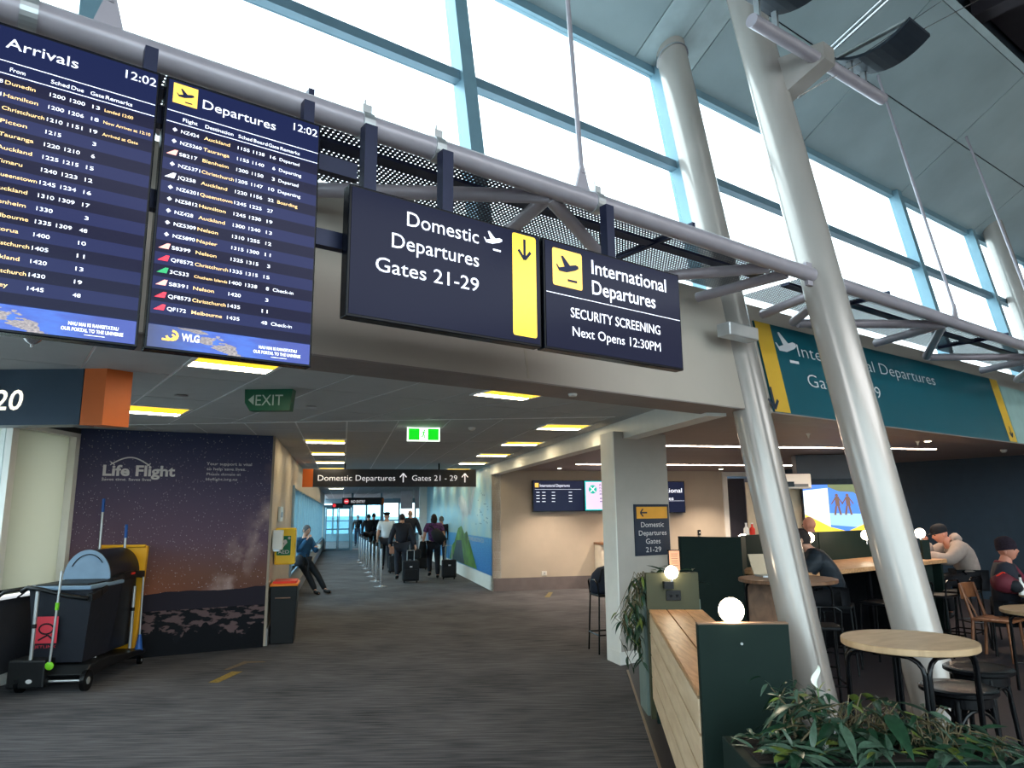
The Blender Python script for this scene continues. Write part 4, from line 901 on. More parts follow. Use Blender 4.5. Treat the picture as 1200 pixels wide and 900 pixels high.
for r0, lab in ((2.45, 'pale blank hanging panel left of the far ocean mural end'), (3.05, 'pale narrow panel nearest the far end of the ocean mural')):
    tag(MB().box(cp(30.5, r0 - .1, 1.95), Cr * .5, Cv * .05, Z * .75).build('blank_sign', mat('pale lilac panel', (206, 200, 210), .5)), lab, 'sign')

# ================================================================== SCREENS ON THE BACK WALL
def wscreen(name, lab, r0, r1, z0, z1, m_):
    t = thing(name, lab, 'screen', cp(15.98, (r0 + r1) / 2, z0))
    MB().box(cp(15.93, r0, z0), Cr * (r1 - r0), Cv * .10, Z * (z1 - z0)).build('bezel', M['bezel'], t)
    f = Fr(cp(15.928, r0, z0), Cr, Z); mb = MB(); f.quad(mb, .015, .015, r1 - r0 - .015, z1 - z0 - .015, .001); mb.build('screen', m_, t); return t, f
t, f = wscreen('wall_flight_screen', 'small wall screen listing international departures on the beige wall', 4.23, 5.46, 1.74, 2.45, M['signscreen'])
mb = MB(); f.text(mb, 'International Departures', .17, .56, .07, w=.72); f.quad(mb, .05, .50, 1.17, .505)
for k in range(4):
    for a in (.08, .22, .45, .86): f.quad(mb, a, .43 - k * .07, a + .08, .442 - k * .07)
mb.build('white_text', M['scrwhite'], t); mb = MB(); f.quad(mb, .05, .55, .14, .65); mb.build('yellow_icon', M['scryellow'], t)
t, f = wscreen('wall_notice_screen', 'pale pink wall screen with round teal aircraft symbol', 5.47, 6.70, 1.74, 2.45, emit('teal screen border', (40, 200, 200), .2))
mb = MB(); f.quad(mb, .04, .04, 1.19, .67, .003); mb.build('screen_page', emit('pale pink screen page', (232, 212, 240), .2), t)
mb = MB(); f.poly(mb, circ(.21, .50, .10), .005); mb.build('teal_disc', emit('teal disc', (20, 180, 160), .2), t)
mb = MB(); stroke(mb, f, [(.15, .44), (.27, .56)], .025, .007); stroke(mb, f, [(.15, .56), (.27, .44)], .02, .007); mb.build('plane_symbol', M['scrwhite'], t)
mb = MB()
for k, s_ in enumerate(('Returning home', 'Northland with', 'New Zealand', 'Restrictions')): f.text(mb, s_, .38, .58 - k * .07, .045, w=.62, d=.005)
for k in range(2): f.quad(mb, .38, .28 - k * .07, .9, .30 - k * .07, .005)
mb.build('page_text', emit('purple text', (90, 60, 150), .12), t)
t, f = wscreen('wall_international_screen', 'dark wall screen partly hidden behind the square column', 6.72, 8.02, 1.68, 2.43, M['signscreen'])
mb = MB(); f.text(mb, 'International', .30, .48, .11, w=.93, bold=.006); f.text(mb, 'Departures', .30, .3, .09, w=.7); f.quad(mb, .02, .28, 1.28, .285); mb.build('white_text', M['scrwhite'], t)
ot = thing('wall_outlet', 'small white power outlet low on the beige wall', 'outlet', cp(16, 4.5, .33)); MB().box(cp(16.03, 4.44, .31), Cr * .12, Cv * .02, Z * .10).build('outlet_plate', M['white'], ot, bevel=.004); MB().box(cp(16.02, 4.48, .34), Cr * .04, Cv * .02, Z * .04).build('switch', M['alu'], ot)
ks = thing('key_switch', 'small black switch on the beige wall right of the column', 'switch', cp(16, 8.4, 1.4)); q = onp(819, 624, cp(16.05, 0), Cv); MB().cbox(q - Cv * .02, Cr * .07, Cv * .03, Z * .13).build('switch_plate', M['blackplastic'], ks, bevel=.004); MB().cbox(q - Cv * .04, Cr * .02, Cv * .02, Z * .03).build('button', M['white'], ks)
# cream cabinet against the wall
fc = thing('wall_cabinet', 'cream and brown cabinet against the beige wall behind the column', 'cabinet', cp(15.8, 6.0))
MB().box(cp(15.6, 5.72, 0), Cr * .16, Cv * .43, Z * .98).build('side_panel', mat('cream panel', (214, 206, 190), .5), fc); MB().box(cp(15.55, 5.70, .98), Cr * 1.3, Cv * .48, Z * .05).build('top', M['walnut'], fc)
MB().box(cp(15.62, 5.88, 0), Cr * 1.0, Cv * .4, Z * .98).build('body', M['walnut'], fc); MB().box(cp(15.60, 6.15, .25), Cr * .55, Cv * .04, Z * .42).build('recess', M['blackplastic'], fc)
# square column sign
sg = thing('column_sign', 'navy column sign reading Domestic Departures Gates 21-29 with orange arrow panel', 'sign', (1.65, 8.74, 1.18))
pdv = (pb - pa).normalized(); f = Fr(pa, pdv, Z); f.o = f.o + f.n * .001
x0, y0 = f.at(742, 591); x1, y1 = f.at(785, 649.5)
mb = MB(); mb.prism([f.P(x0, y1, 0), f.P(x1, y1, 0), f.P(x1, y0, 0), f.P(x0, y0, 0)], f.n * .015); mb.build('sign_panel', M['navyprint'], sg)
mb = MB(); f.quad(mb, x0 + .03, y0 - .17, x1 - .03, y0 - .03, .018); mb.build('orange_panel', mat('amber print', (226, 160, 56), .5), sg)
mb = MB(); stroke(mb, f, [(x0 + .09, y0 - .10), (x0 + .20, y0 - .10)], .018, .020); stroke(mb, f, [(x0 + .135, y0 - .055), (x0 + .09, y0 - .10), (x0 + .135, y0 - .145)], .018, .020); mb.build('arrow', M['navyprint'], sg)
mb = MB(); cx_ = (x0 + x1) / 2; W = x1 - x0
for k, (s_, ww) in enumerate((('Domestic', .66), ('Departures', .80), ('Gates', .42), ('21-29', .44))): f.text(mb, s_, cx_, y0 - .27 - k * .098, .062, w=W * ww, al='C', d=.018)
mb.build('lettering', M['print'], sg)
#PART2
# ================================================================== FURNITURE
def rzof(fw): return atan2(-fw[0], fw[1])
# --- oak bench with end panels (planters either side)
ba = V((sin(R(6.2)), cos(R(6.2)), 0)); bx = V((ba.y, -ba.x, 0))
b0 = V((.845, 3.50, 0)); L_ = 2.82; W_ = .44
bn = thing('oak_bench', 'long oak plank bench box between two green lamp panels', 'bench', b0)
for k in range(3): MB().box(b0 + bx * (k * .148 + (.004 if k else 0)) + Z * .86, bx * .143, ba * L_, Z * .025).build('top_plank', M['oaktop'], bn, bevel=.002)
zz = [.17, .345, .52, .695, .855]
for a, b_ in zip(zz, zz[1:]): MB().box(b0 + Z * (a + .003), bx * .022, ba * L_, Z * (b_ - a - .012)).build('side_plank', M['oak'], bn, bevel=.002)
MB().box(b0 + bx * .03 + Z * .19, bx * (W_ - .05), ba * L_, Z * .65).build('carcass', M['blackcloth'], bn)
MB().box(b0 + bx * .02 + ba * (L_ - .12), bx * .04, ba * .06, Z * .2).build('leg', M['green'], bn)
MB().box(b0 + bx * (W_ - .06) + ba * (L_ - .12), bx * .04, ba * .06, Z * .2).build('leg', M['green'], bn)
p1 = thing('bench_divider', 'dark green end board with globe lamp on top, nearest the viewer', 'divider', b0 - ba * .05)
q0 = b0 + V((.005, -.06, 0))
MB().box(q0, (.415, -.015, 0), (0, .045, 0), Z * 1.185).build('board', M['green'], p1, bevel=.003); MB().box(q0 + Z * 1.185, (.415, -.015, 0), (0, .045, 0), Z * .006).build('board_edge', mat('raw board edge', (120, 96, 78), .6), p1)
MB().tube([q0 + V((.195, -.012, 1.10)), q0 + V((.195, -.004, 1.10))], .006, 10).build('screw', M['alu'], p1)
p2 = thing('bench_divider', 'olive green board end panel with socket at the far end of the oak bench', 'divider', b0 + ba * (L_ + .05))
q1 = V((1.135, 6.31, 0))
MB().box(q1, (.45, .0, 0), (0, .05, 0), Z * 1.185).build('board', M['olive'], p2, bevel=.003)
ps = MB().box(q1 + V((.165, -.012, .955)), (.125, 0, 0), (0, .012, 0), Z * .085).build('power_socket', M['blackplastic'], p2, bevel=.003)
for dx in (.03, .08): MB().box(q1 + V((.165 + dx, -.016, .985)), (.02, 0, 0), (0, .006, 0), Z * .02).build('socket_hole', M['black'], ps)
MB().box(q1 + V((.145, -.05, 1.055)), (.08, 0, 0), (0, .05, 0), Z * .06).build('lamp_mount', M['blackplastic'], p2)
def globe(lab, c, r=.062, base=None):
    t = thing('globe_lamp', lab, 'lamp', c, 0, 'opal globe lamps in the cafe')
    MB().ball(c, r, 24).build('globe', M['globe'], t, smooth=True)
    MB().tube([V(c) - Z * (r + .055), V(c) - Z * (r - .012)], .012 if base is None else base, 12).build('lamp_neck', M['steel'], t, smooth='auto'); return t
globe('lit opal globe lamp on the nearest dark green panel', q0 + V((.165, .02, 1.19 + .054)), .058, .022)
globe('lit opal globe lamp on the olive panel before the square column', q1 + V((.215, -.03, 1.19)), .056)
# menu card
mc = thing('menu_card', 'small salmon menu card in a dark holder behind the olive panel', 'card', (1.42, 6.5, 1.2))
MB().box((1.385, 6.5, 1.19), (.09, 0, 0), (0, .012, 0), Z * .17).build('card', M['paper'], mc); MB().box((1.375, 6.505, 1.15), (.012, 0, 0), (0, .02, 0), Z * .22).box((1.375, 6.505, 1.355), (.11, 0, 0), (0, .02, 0), Z * .012).build('holder', M['black'], mc)
mb = MB()
for k in range(6): mb.box((1.40, 6.497, 1.33 - k * .02), (.06, 0, 0), (0, .001, 0), Z * .005)
tag(mb.build('print_lines', M['walnut'], mc), kind='stuff')
# planters
pf = thing('planter_box', 'grey green planter trough beyond the olive panel beside the square column', 'planter', (1.3, 6.6, 0))
MB().box((1.12, 6.42, 0), (.50, 0, 0), (0, .35, 0), Z * .95).build('trough', M['greengrey'], pf, bevel=.005); MB().box((1.15, 6.45, .95), (.44, 0, 0), (0, .29, 0), Z * .01).build('soil', M['soil'], pf)
pn = thing('planter_box', 'dark green planter trough at the bottom edge of the picture', 'planter', (1.4, 3.1, 0))
MB().box((.86, 2.80, 0), (1.0, 0, 0), (0, .38, 0), Z * .78).build('trough', M['green'], pn, bevel=.005); MB().box((.90, 2.84, .78), (.92, 0, 0), (0, .30, 0), Z * .01).build('soil', M['soil'], pn)
# leaves
def leafmesh(name, m_, w_, bend, n=6):
    mb = MB()
    for i in range(n + 1):
        t = i / n; hw = w_ * sin(pi * min(1, t * 1.0) ** .8) * (1 - .25 * t); z_ = -bend * t * t; 
        for sx_ in (-1, 0, 1): mb.v.append(V((sx_ * hw, t, z_ + abs(sx_) * hw * .35)))
    for i in range(n):
        for j in (0, 1): mb.f.append([3 * i + j, 3 * i + j + 1, 3 * i + 4 + j, 3 * i + 3 + j]); mb.m.append(0)
    me = bpy.data.meshes.new(name); me.from_pydata(mb.v, [], mb.f); me.materials.append(m_); me.shade_smooth(); return me
LM = {k: [leafmesh('leaf', M[k], w_, bd) for w_, bd in ((.14, .25), (.18, .5), (.11, .15))] for k in ('leaf', 'leaf2', 'leaf3')}
def leaf(parent, p, d, size, kind='leaf', roll=0):
    o = bpy.data.objects.new('leaf', random.choice(LM[kind])); C.objects.link(o); o.parent = parent
    d = V(d).normalized(); x = d.cross(Z); x = x.normalized() if x.length > .01 else V((1, 0, 0)); n_ = x.cross(d)
    m_ = Matrix((x, d, n_)).transposed() @ Matrix.Rotation(roll, 3, 'Y')
    o.matrix_local = Matrix.Translation(V(p) - WL[parent.name]) @ m_.to_4x4() @ Matrix.Diagonal((size, size, size, 1)); return o
def rk(a=.72): x = random.random(); return 'leaf' if x < a * .55 else ('leaf2' if x < .93 else 'leaf3')
fic = thing('ficus_plant', 'leafy small-leaved shrub rising at the left of the foreground planter', 'plant', (1.05, 3.0, .8))
rnd = random.Random(3); stems = []
for k in range(15):
    bx_, by_ = 1.0 + rnd.random() * .22, 2.9 + rnd.random() * .25
    tx, ty, tz = .96 + rnd.random() * .30, 2.86 + rnd.random() * .30, .84 + rnd.random() * .17
    mid = V(((bx_ + tx) / 2 + .02, (by_ + ty) / 2, (.78 + tz) / 2 + .04)); pts = [V((bx_, by_, .77)), mid, V((tx, ty, tz))]
    MB().tube(pts, [.005, .004, .002], 6).build('stem', M['stem'], fic); stems.append(pts)
for pts in stems:
    for j in range(13):
        t = .25 + .75 * j / 9; p = pts[0].lerp(pts[1], t * 2) if t < .5 else pts[1].lerp(pts[2], t * 2 - 1)
        a = rnd.random() * 2 * pi; leaf(fic, p, (cos(a), sin(a), rnd.uniform(-.7, .35)), rnd.uniform(.045, .075), rk(), rnd.uniform(-.6, .6))
lily = thing('peace_lily', 'peace lily with one white flower in the foreground planter', 'plant', (1.3, 3.0, .8))
def arc_leaf(pl_, base, az_, reach, h0, size, kind):
    tip = V(base) + V((cos(az_) * reach, sin(az_) * reach, h0)); mid = V(base).lerp(tip, .55) + Z * .04
    MB().tube([V(base), mid, tip], [.003, .003, .002], 5).build('stem', M['stem'], pl_)
    leaf(pl_, tip, (cos(az_), sin(az_), -.35 + rnd.random() * .4), size, kind, rnd.uniform(-.5, .5))
for k in range(34):
    arc_leaf(lily, (1.30 + rnd.uniform(-.10, .12), 3.0 + rnd.uniform(-.06, .08), .77), rnd.uniform(0, 2 * pi), rnd.uniform(.05, .20), rnd.uniform(.06, .20), rnd.uniform(.11, .19), rk(.8))
fl = onp(958, 806, (0, 3.05, 0), V((0, 1, 0))); fb = onp(966, 858, (0, 3.05, 0), V((0, 1, 0)))
MB().tube([fb - Z * .1, fb.lerp(fl, .4) + V((-.004, 0, 0)), fl], [.004, .0035, .003], 8).build('flower_stem', mat('green stem', (92, 118, 66), .5), lily)
mb = MB(); n = 8
for i in range(n + 1):
    t = i / n; hw = .013 * sin(pi * t) + .0015
    mb.v += [fl + V((-hw - .012 * sin(t * 5), 0, t * .085)), fl + V((-.012 * sin(t * 5), .008, t * .085)), fl + V((hw - .012 * sin(t * 5), 0, t * .085))]
for i in range(n):
    for j in (0, 1): mb.f.append([3 * i + j, 3 * i + j + 1, 3 * i + 4 + j, 3 * i + 3 + j]); mb.m.append(0)
mb.build('white_flower', M['spathe'], lily, smooth=True)
for dx, kk in ((-.035, 'leaf'), (-.02, 'leaf3'), (.022, 'leaf3')): leaf(lily, fl + V((dx * .3, 0, -.01)), (dx, 0, .045), .045, kk)
mb = MB().ball(onp(967, 873, (0, 2.95, 0), V((0, 1, 0))), .014, 10, sc=(1, 1, 1.3)); mb.build('flower_bud', M['spathe'], lily, smooth=True)
trl = thing('trailing_plant', 'dense trailing foliage filling the right of the foreground planter', 'plant', (1.7, 3.0, .8))
for k in range(110):
    u_ = rnd.random(); bx_ = 1.34 + u_ * .50; top = .15 * (1 - u_) + .03
    arc_leaf(trl, (bx_, 2.88 + rnd.random() * .25, .77), rnd.uniform(0, 2 * pi), rnd.uniform(.02, .14), rnd.uniform(.01, .05 + top), rnd.uniform(.06, .12), rk(.85))
for k in range(90):
    leaf(trl, (1.26 + rnd.random() * .62, 2.74 + rnd.random() * .34, .80 + rnd.random() * .04), (rnd.uniform(-1, 1), rnd.uniform(-1, .4), .1), rnd.uniform(.08, .13), rk(.85), rnd.uniform(-.5, .5))
for k in range(80):
    leaf(lily, (.90 + rnd.random() * .48, 2.73 + rnd.random() * .34, .80 + rnd.random() * .05), (rnd.uniform(-1, 1), rnd.uniform(-1, .4), .15), rnd.uniform(.09, .15), rk(.85), rnd.uniform(-.5, .5))
for k in range(60): leaf(fic, (.90 + rnd.random() * .3, 2.80 + rnd.random() * .32, .79 + rnd.random() * .05), (rnd.uniform(-1, 1), rnd.uniform(-1, .4), .2), rnd.uniform(.06, .10), rk(.85), rnd.uniform(-.5, .5))
hp_ = thing('hanging_plant', 'green trailing plant spilling over between square column and olive panel', 'plant', (1.3, 6.6, .96))
for k in range(22):
    sx0 = 1.13 + rnd.random() * .12; d_ = rnd.uniform(.15, .62); p = [V((sx0 + .05, 6.5, .97)), V((sx0 - .10, 6.37, 1.10 + rnd.random() * .1)), V((sx0 - .16 - rnd.random() * .12, 6.34, 1.0 - d_ * .6)), V((sx0 - .12 - rnd.random() * .06, 6.34, 1.0 - d_))]
    MB().tube(p, .003, 5).build('stem', M['stem'], hp_)
    for j in range(9):
        t = j / 8 * 2.99; i = int(t); q = p[i].lerp(p[i + 1], t - i); a = rnd.random() * 2 * pi; leaf(hp_, q, (cos(a), sin(a) * .6, -.8), rnd.uniform(.08, .14), rk(.9), rnd.uniform(-.6, .6))
for k in range(34):
    a = rnd.uniform(0, pi * 2); leaf(hp_, (1.2 + rnd.random() * .45, 6.5 + rnd.random() * .2, 1.0 + rnd.random() * .2), (cos(a), sin(a), rnd.uniform(-.3, .5)), rnd.uniform(.10, .17), rk(.9), rnd.uniform(-.6, .6))

# --- tall round table near the viewer
def tube_table(lab, c, r, h, leg_r=.0115, rot=0, wood_=None, legs=True, name='bar_table', half=None):
    t = thing(name, lab, 'table', (c[0], c[1], 0), rot)
    MB().lathe((0, 0, 0), [(r - .004, h - .032), (r, h - .028), (r, h - .004), (r - .004, h)], 56).build('table_top', wood_ or M['oaktable'], t, local=True, smooth='auto')
    a = half or r * .62; cor = [(-a, -a), (a, -a), (a, a), (-a, a)]
    for k in range(4):
        (x0, y0), (x1, y1) = cor[k], cor[(k + 1) % 4]; d = V((x1 - x0, y1 - y0, 0)).normalized(); p0 = V((x0, y0, 0)) + d * .014; p1 = V((x1, y1, 0)) - d * .014; q = .07
        pts = [p0, p0 + Z * (h - .05 - q)] + [p0 + d * (q * (1 - cos(R(x_)))) + Z * (h - .05 - q + q * sin(R(x_))) for x_ in (25, 50, 75)] + [p0 + d * q + Z * (h - .045), p1 - d * q + Z * (h - .045)] + [p1 - d * (q * (1 - cos(R(x_)))) + Z * (h - .05 - q + q * sin(R(x_))) for x_ in (75, 50, 25)] + [p1 + Z * (h - .05 - q), p1]
        MB().tube(pts, leg_r, 12).build('leg_frame', M['black'], t, local=True, smooth='auto')
    for k in (0, 1):
        (x0, y0), (x1, y1) = cor[k], cor[k + 2]; MB().tube([(x0, y0, .24 + .012 * k), (x1, y1, .24 + .012 * k)], .009, 8).build('stretcher', M['black'], t, local=True)
    return t
tube_table('tall round oak bar table on black tube legs, nearest the viewer', (2.005, 3.80), .315, 1.05, rot=R(30), half=.215)
tube_table('round oak topped table with black legs at the right edge', (5.12, 7.05), .42, .745, rot=R(30), name='cafe_table')
tube_table('round oak table bearing the red bag before the man in a beanie', (6.15, 8.25), .42, .745, rot=R(10), name='cafe_table')
tube_table('wooden round bar table seen behind the half-sunk leaning column', (2.68, 7.2), .46, 1.05, wood_=M['walnut'], name='bar_table', rot=R(20))
tag(MB().box((2.36, 7.42, .52), (.42, .10, 0), (-.01, .04, 0), Z * .46).build('wood_panel', M['walnut']), 'upright brown wood board under the dark round bar table', 'panel')
# bentwood stools
def stool():
    t = thing('bar_stool', 'x', 'stool', (0, 0, 0)); h = .75
    MB().lathe((0, 0, 0), [(.175, h - .035), (.192, h - .025), (.192, h - .008), (.178, h), (.13, h - .007), (.02, h - .009)], 36).build('seat', M['black'], t, local=True, smooth='auto')
    MB().lathe((0, 0, 0), [(.150, h - .09), (.158, h - .085), (.158, h - .04), (.150, h - .035)], 32).build('seat_ring', M['black'], t, local=True, smooth='auto')
    T_ = [V((.145 * cos(R(45 + 90 * k)), .145 * sin(R(45 + 90 * k)), h - .05)) for k in range(4)]; B = [V((.215 * cos(R(45 + 90 * k)), .215 * sin(R(45 + 90 * k)), 0)) for k in range(4)]
    for k in range(4): MB().tube([B[k], T_[k]], [.013, .016], 12).build('leg', M['black'], t, local=True, smooth='auto')
    for k in range(4):
        a, b = T_[k], T_[(k + 1) % 4]; a2 = B[k].lerp(a, .74); b2 = B[(k + 1) % 4].lerp(b, .74)
        pts = [a2 + (b2 - a2) * (.5 - .5 * cos(pi * s_)) + Z * (.13 * sin(pi * s_)) for s_ in [x_ / 10 for x_ in range(11)]]
        MB().tube(pts, .010, 8).build('arch_brace', M['black'], t, local=True, smooth='auto')
    rr = .175; MB().tube([(rr * cos(2 * pi * k / 28), rr * sin(2 * pi * k / 28), .28) for k in range(29)], .009, 8).build('foot_ring', M['black'], t, local=True, smooth='auto'); return t
s0 = stool()
place(s0, (2.42, 4.12, 0), R(10), 'black bentwood stool nearest under the oak bar table', 'black bentwood stools by the near table')
place(copy_tree(s0), (2.84, 4.60, 0), R(35), 'black bentwood stool farther behind the first one', 'black bentwood stools by the near table')
place(copy_tree(s0), (2.13, 2.95, 0), R(20), 'black bentwood stool just cut off by the bottom right frame edge', 'black bentwood stools by the near table')
def mstool():
    t = thing('metal_stool', 'x', 'stool', (0, 0, 0)); h = .70
    MB().box((-.18, -.16, h - .03), (.36, 0, 0), (0, .32, 0), Z * .03).build('seat', M['blackplastic'], t, local=True, bevel=.01)
    for sx_ in (-1, 1):
        for sy_ in (-1, 1): MB().tube([(.19 * sx_, .18 * sy_, 0), (.165 * sx_, .15 * sy_, h - .03)], .011, 8).build('leg', M['black'], t, local=True)
    mb = MB()
    for sy_ in (-1, 1): mb = MB().tube([(-.185, .172 * sy_, .22), (.185, .172 * sy_, .22)], .009, 8); mb.build('foot_rail', M['black'], t, local=True)
    for sx_ in (-1, 1): MB().tube([(.185 * sx_, -.172, .22), (.185 * sx_, .172, .22)], .009, 8).build('foot_rail', M['black'], t, local=True)
    MB().tube([(-.165, .15, h - .03), (-.165, .17, h + .14), (-.12, .175, h + .17), (.12, .175, h + .17), (.165, .17, h + .14), (.165, .15, h - .03)], .011, 8).build('low_back', M['black'], t, local=True, smooth='auto'); return t
ms = mstool(); g_ = 'black metal stools along the counter'
spots = [(8.15, 4.2, 'first'), (8.75, 4.15, 'second'), (9.35, 4.12, 'third'), (9.95, 4.10, 'fourth')]
for k, (u_, n_, o_) in enumerate(spots):
    p = fp(u_, n_); place(ms if k == 0 else copy_tree(ms), p, R(216), 'low backed black metal stool, %s along the oak counter counted from the left' % o_, g_)
place(copy_tree(ms), (1.16, 9.32, 0), AC * -1 + R(90), 'black metal stool carrying a dark bag beside the square column', None).pop('group', None)
place(copy_tree(ms), (6.22, 9.98, 0), R(90), 'black stool under the man in a grey hoodie', g_)
place(copy_tree(ms), (3.50, 8.02, 0), R(60), 'black stool under the person in a ribbed dark jacket', g_)
place(copy_tree(ms), (2.70, 6.62, 0), R(170), 'dark stool in front of the wooden round table behind the column', g_)
# counter with green partition
ct = thing('oak_counter', 'long oak bar counter along the far dark green partition', 'counter', fp(9, 4.9))
MB().box(fp(7.0, 4.42, 1.0), Uf * 3.45, Nf * .90, Z * .05).build('counter_top', M['oaktop'], ct, bevel=.004)
MB().box(fp(7.1, 5.2, 0), Uf * 3.3, Nf * .1, Z * 1.0).build('support_panel', M['black'], ct)
for u_ in (7.2, 8.7, 10.3): MB().box(fp(u_, 4.6, 0), Uf * .05, Nf * .05, Z * 1.0).build('leg', M['black'], ct)
gp_ = thing('green_partition', 'long dark green partition behind the oak counter', 'partition', fp(9, 5.4))
A2 = V((1.98, 8.62, 0)); B2 = onz(868, 629, 1.42); B2.z = 0
for k, (u0, u1) in enumerate(((7.35, 8.9), (8.92, 10.45))): MB().box(fp(u0, 5.34, 0), Uf * (u1 - u0), Nf * .05, Z * 1.42).build('partition_board', M['green'], gp_, bevel=.003)
MB().box(A2, (B2 - A2), V((-.02, .05, 0)), Z * 1.415).build('partition_board', M['green'], gp_, bevel=.003)
MB().box(B2, (fp(7.35, 5.34) - B2), V((-.02, .05, 0)), Z * 1.42).build('partition_board', M['green'], gp_, bevel=.003)
MB().box(fp(10.38, 4.5, 0), Uf * .05, Nf * .80, Z * 1.0).build('end_board', M['green'], gp_)
for q, d_, lab in (((871, 632), 8.55, 'lit opal globe lamp on the partition left of the half-sunk leaning column'), ((948, 630), 8.95, 'lit opal globe lamp just right of the half-sunk leaning column'), ((1015, 627), 9.4, 'lit opal globe lamp partly hidden behind the free leaning column'), ((1078, 625), 9.5, 'lit opal globe lamp right of the free leaning column')):
    c_ = O + ray(*q) * d_; globe(lab, c_, .064)
bc = thing('lamp_post_board', 'dark narrow post under the globe lamp right of the free column', 'post', (5.4, 9.65, 0)); MB().box((5.42, 9.66, 0), (.10, 0, 0), (0, .05, 0), Z * 1.30).build('post', M['green'], bc)
# laptop
lt = thing('laptop', 'open pale laptop on the wooden round bar table behind the column', 'laptop', (2.62, 7.36, 1.05))
MB().box((2.48, 7.30, 1.05), (.30, .03, 0), (-.02, .2, 0), Z * .015).build('keyboard_base', M['alu'], lt); MB().box((2.46, 7.50, 1.06), (.30, .03, 0), (-.005, .012, 0), V((-.02, .09, .20))).build('lid', M['ply'], lt)
# wooden chair
wc_ = thing('wooden_chair', 'brown wooden side chair with rounded backrest near the right edge', 'chair', (5.57, 8.57, 0), rzof((.6, -.8)))
cw_ = wood('chestnut wood', (118, 72, 46), (156, 100, 64), (3, 3, 3))
MB().box((-.21, -.19, .43), (.42, 0, 0), (0, .42, 0), Z * .03).build('seat', cw_, wc_, local=True, bevel=.012)
for sx_ in (-1, 1):
    MB().tube([(.19 * sx_, .19, 0), (.17 * sx_, .17, .43)], .017, 10).build('leg', cw_, wc_, local=True, smooth='auto')
    MB().tube([(.19 * sx_, -.22, 0), (.18 * sx_, -.18, .44), (.18 * sx_, -.27, .82)], [.017, .018, .014], 10).build('leg', cw_, wc_, local=True, smooth='auto')
mb = MB(); K = 8
for k in range(K):
    f_ = lambda a: (-.20 + .40 * a, -.27 - .05 * sin(pi * a)); (xa, ya), (xb, yb) = f_(k / K), f_((k + 1) / K)
    mb.box((xa, ya, .66), (xb - xa, yb - ya, 0), (0, .02, 0), (0, -.015, .17))
mb.build('backrest', cw_, wc_, local=True)
MB().tube([(0, -.20, .45), (0, -.30, .70)], .012, 8).build('back_spindle', cw_, wc_, local=True)
# small things on tables
bt_ = thing('white_bottle', 'white labelled bottle on the cafe table at the right edge', 'bottle', (6.02, 8.02, .745)); c_ = onz(1198, 697, .745)
MB().lathe(c_, [(.03, 0), (.033, .01), (.033, .11), (.014, .15), (.012, .19)], 16).build('bottle_body', M['white'], bt_, smooth='auto'); MB().lathe(c_ + Z * .19, [(.014, 0), (.014, .03)], 12).build('cap', M['black'], bt_)
rb = thing('red_bag', 'maroon and black backpack on the table before the man in a beanie', 'bag', (5.95, 8.2, .745))
pc = O + ray(1179, 693) * 8.05; pc.z = .745
MB().tube([pc + V((-.12, 0, .12)), pc + V((-.02, 0, .13)), pc + V((.12, .02, .08)), pc + V((.22, .03, .04))], [.075, .12, .085, .035], 14).build('bag_body', mat('maroon nylon', (92, 30, 42), .7, bump=.3, bscale=20), rb, smooth=True)
MB().tube([pc + V((-.02, -.05, .12)), pc + V((.06, -.09, .09)), pc + V((.13, -.06, .06))], [.05, .07, .04], 12).build('front_pocket', M['fabric'], rb, smooth=True)
MB().tube([pc + V((-.10, -.02, .2)), pc + V((-.04, -.05, .245)), pc + V((.02, -.02, .22))], .008, 8).build('strap', M['red'], rb)
db = thing('dark_bag', 'dark navy duffel bag resting on the metal stool by the column', 'bag', (1.16, 9.32, .70))
mb = MB(); K = 14
prof = [(.20, .0), (.225, .04), (.22, .14), (.19, .24), (.12, .31), (.03, .335)]
mb.lathe((1.18, 9.32, .70), prof, 20, squash=.7); mb.build('bag_body', mat('dark navy nylon', (28, 36, 52), .75, bump=.5, bscale=12, noise=.2), db, smooth=True); MB().tube([(1.06, 9.18, .84), (1.10, 9.15, 1.0), (1.2, 9.17, 1.02), (1.28, 9.2, .92)], .012, 8).build('strap', M['fabric'], db)
hc = thing('high_counter', 'dark green high counter edge hidden behind the square column', 'counter', (1.5, 9.3, 0)); MB().box((1.31, 9.15, 0), (.5, .15, 0), (-.05, .25, 0), Z * .92).build('body', M['green'], hc); MB().box((1.28, 9.13, .92), (.53, .15, 0), (-.05, .28, 0), Z * .03).build('counter_top', M['oaktop'], hc)
# TV and dark surround
tv = thing('television', 'bright television showing two running figures on a beach', 'screen', (5.4, 12.2, 1.3))
f = Fr(O + ray(945, 626) * 12.2, (1, .0, 0), Z); tw, th = 1.02, .84
MB().box(f.P(-.02, -.02, -.06), f.r * (tw + .10), f.n * .055, Z * (th + .12)).build('bezel', M['bezel'], tv); f.o += f.n * .0
def q2(mb, pts, d): f.poly(mb, [(a * tw, b * th) for a, b in pts], d)
mb = MB(); q2(mb, [(0, 0), (1, 0), (1, 1), (0, 1)], .002); mb.build('sky_picture', emit('tv blue sky', (70, 120, 225), .24), tv)
mb = MB(); q2(mb, [(0, .05), (.42, .02), (.42, .93), (0, .88)], .006); mb.build('pale_picture', emit('tv pale scene', (228, 236, 214), .24), tv)
mb = MB(); q2(mb, [(.42, .18), (1, .12), (1, .40), (.42, .42)], .005); mb.build('sea_picture', emit('tv sea', (150, 190, 235), .22), tv)
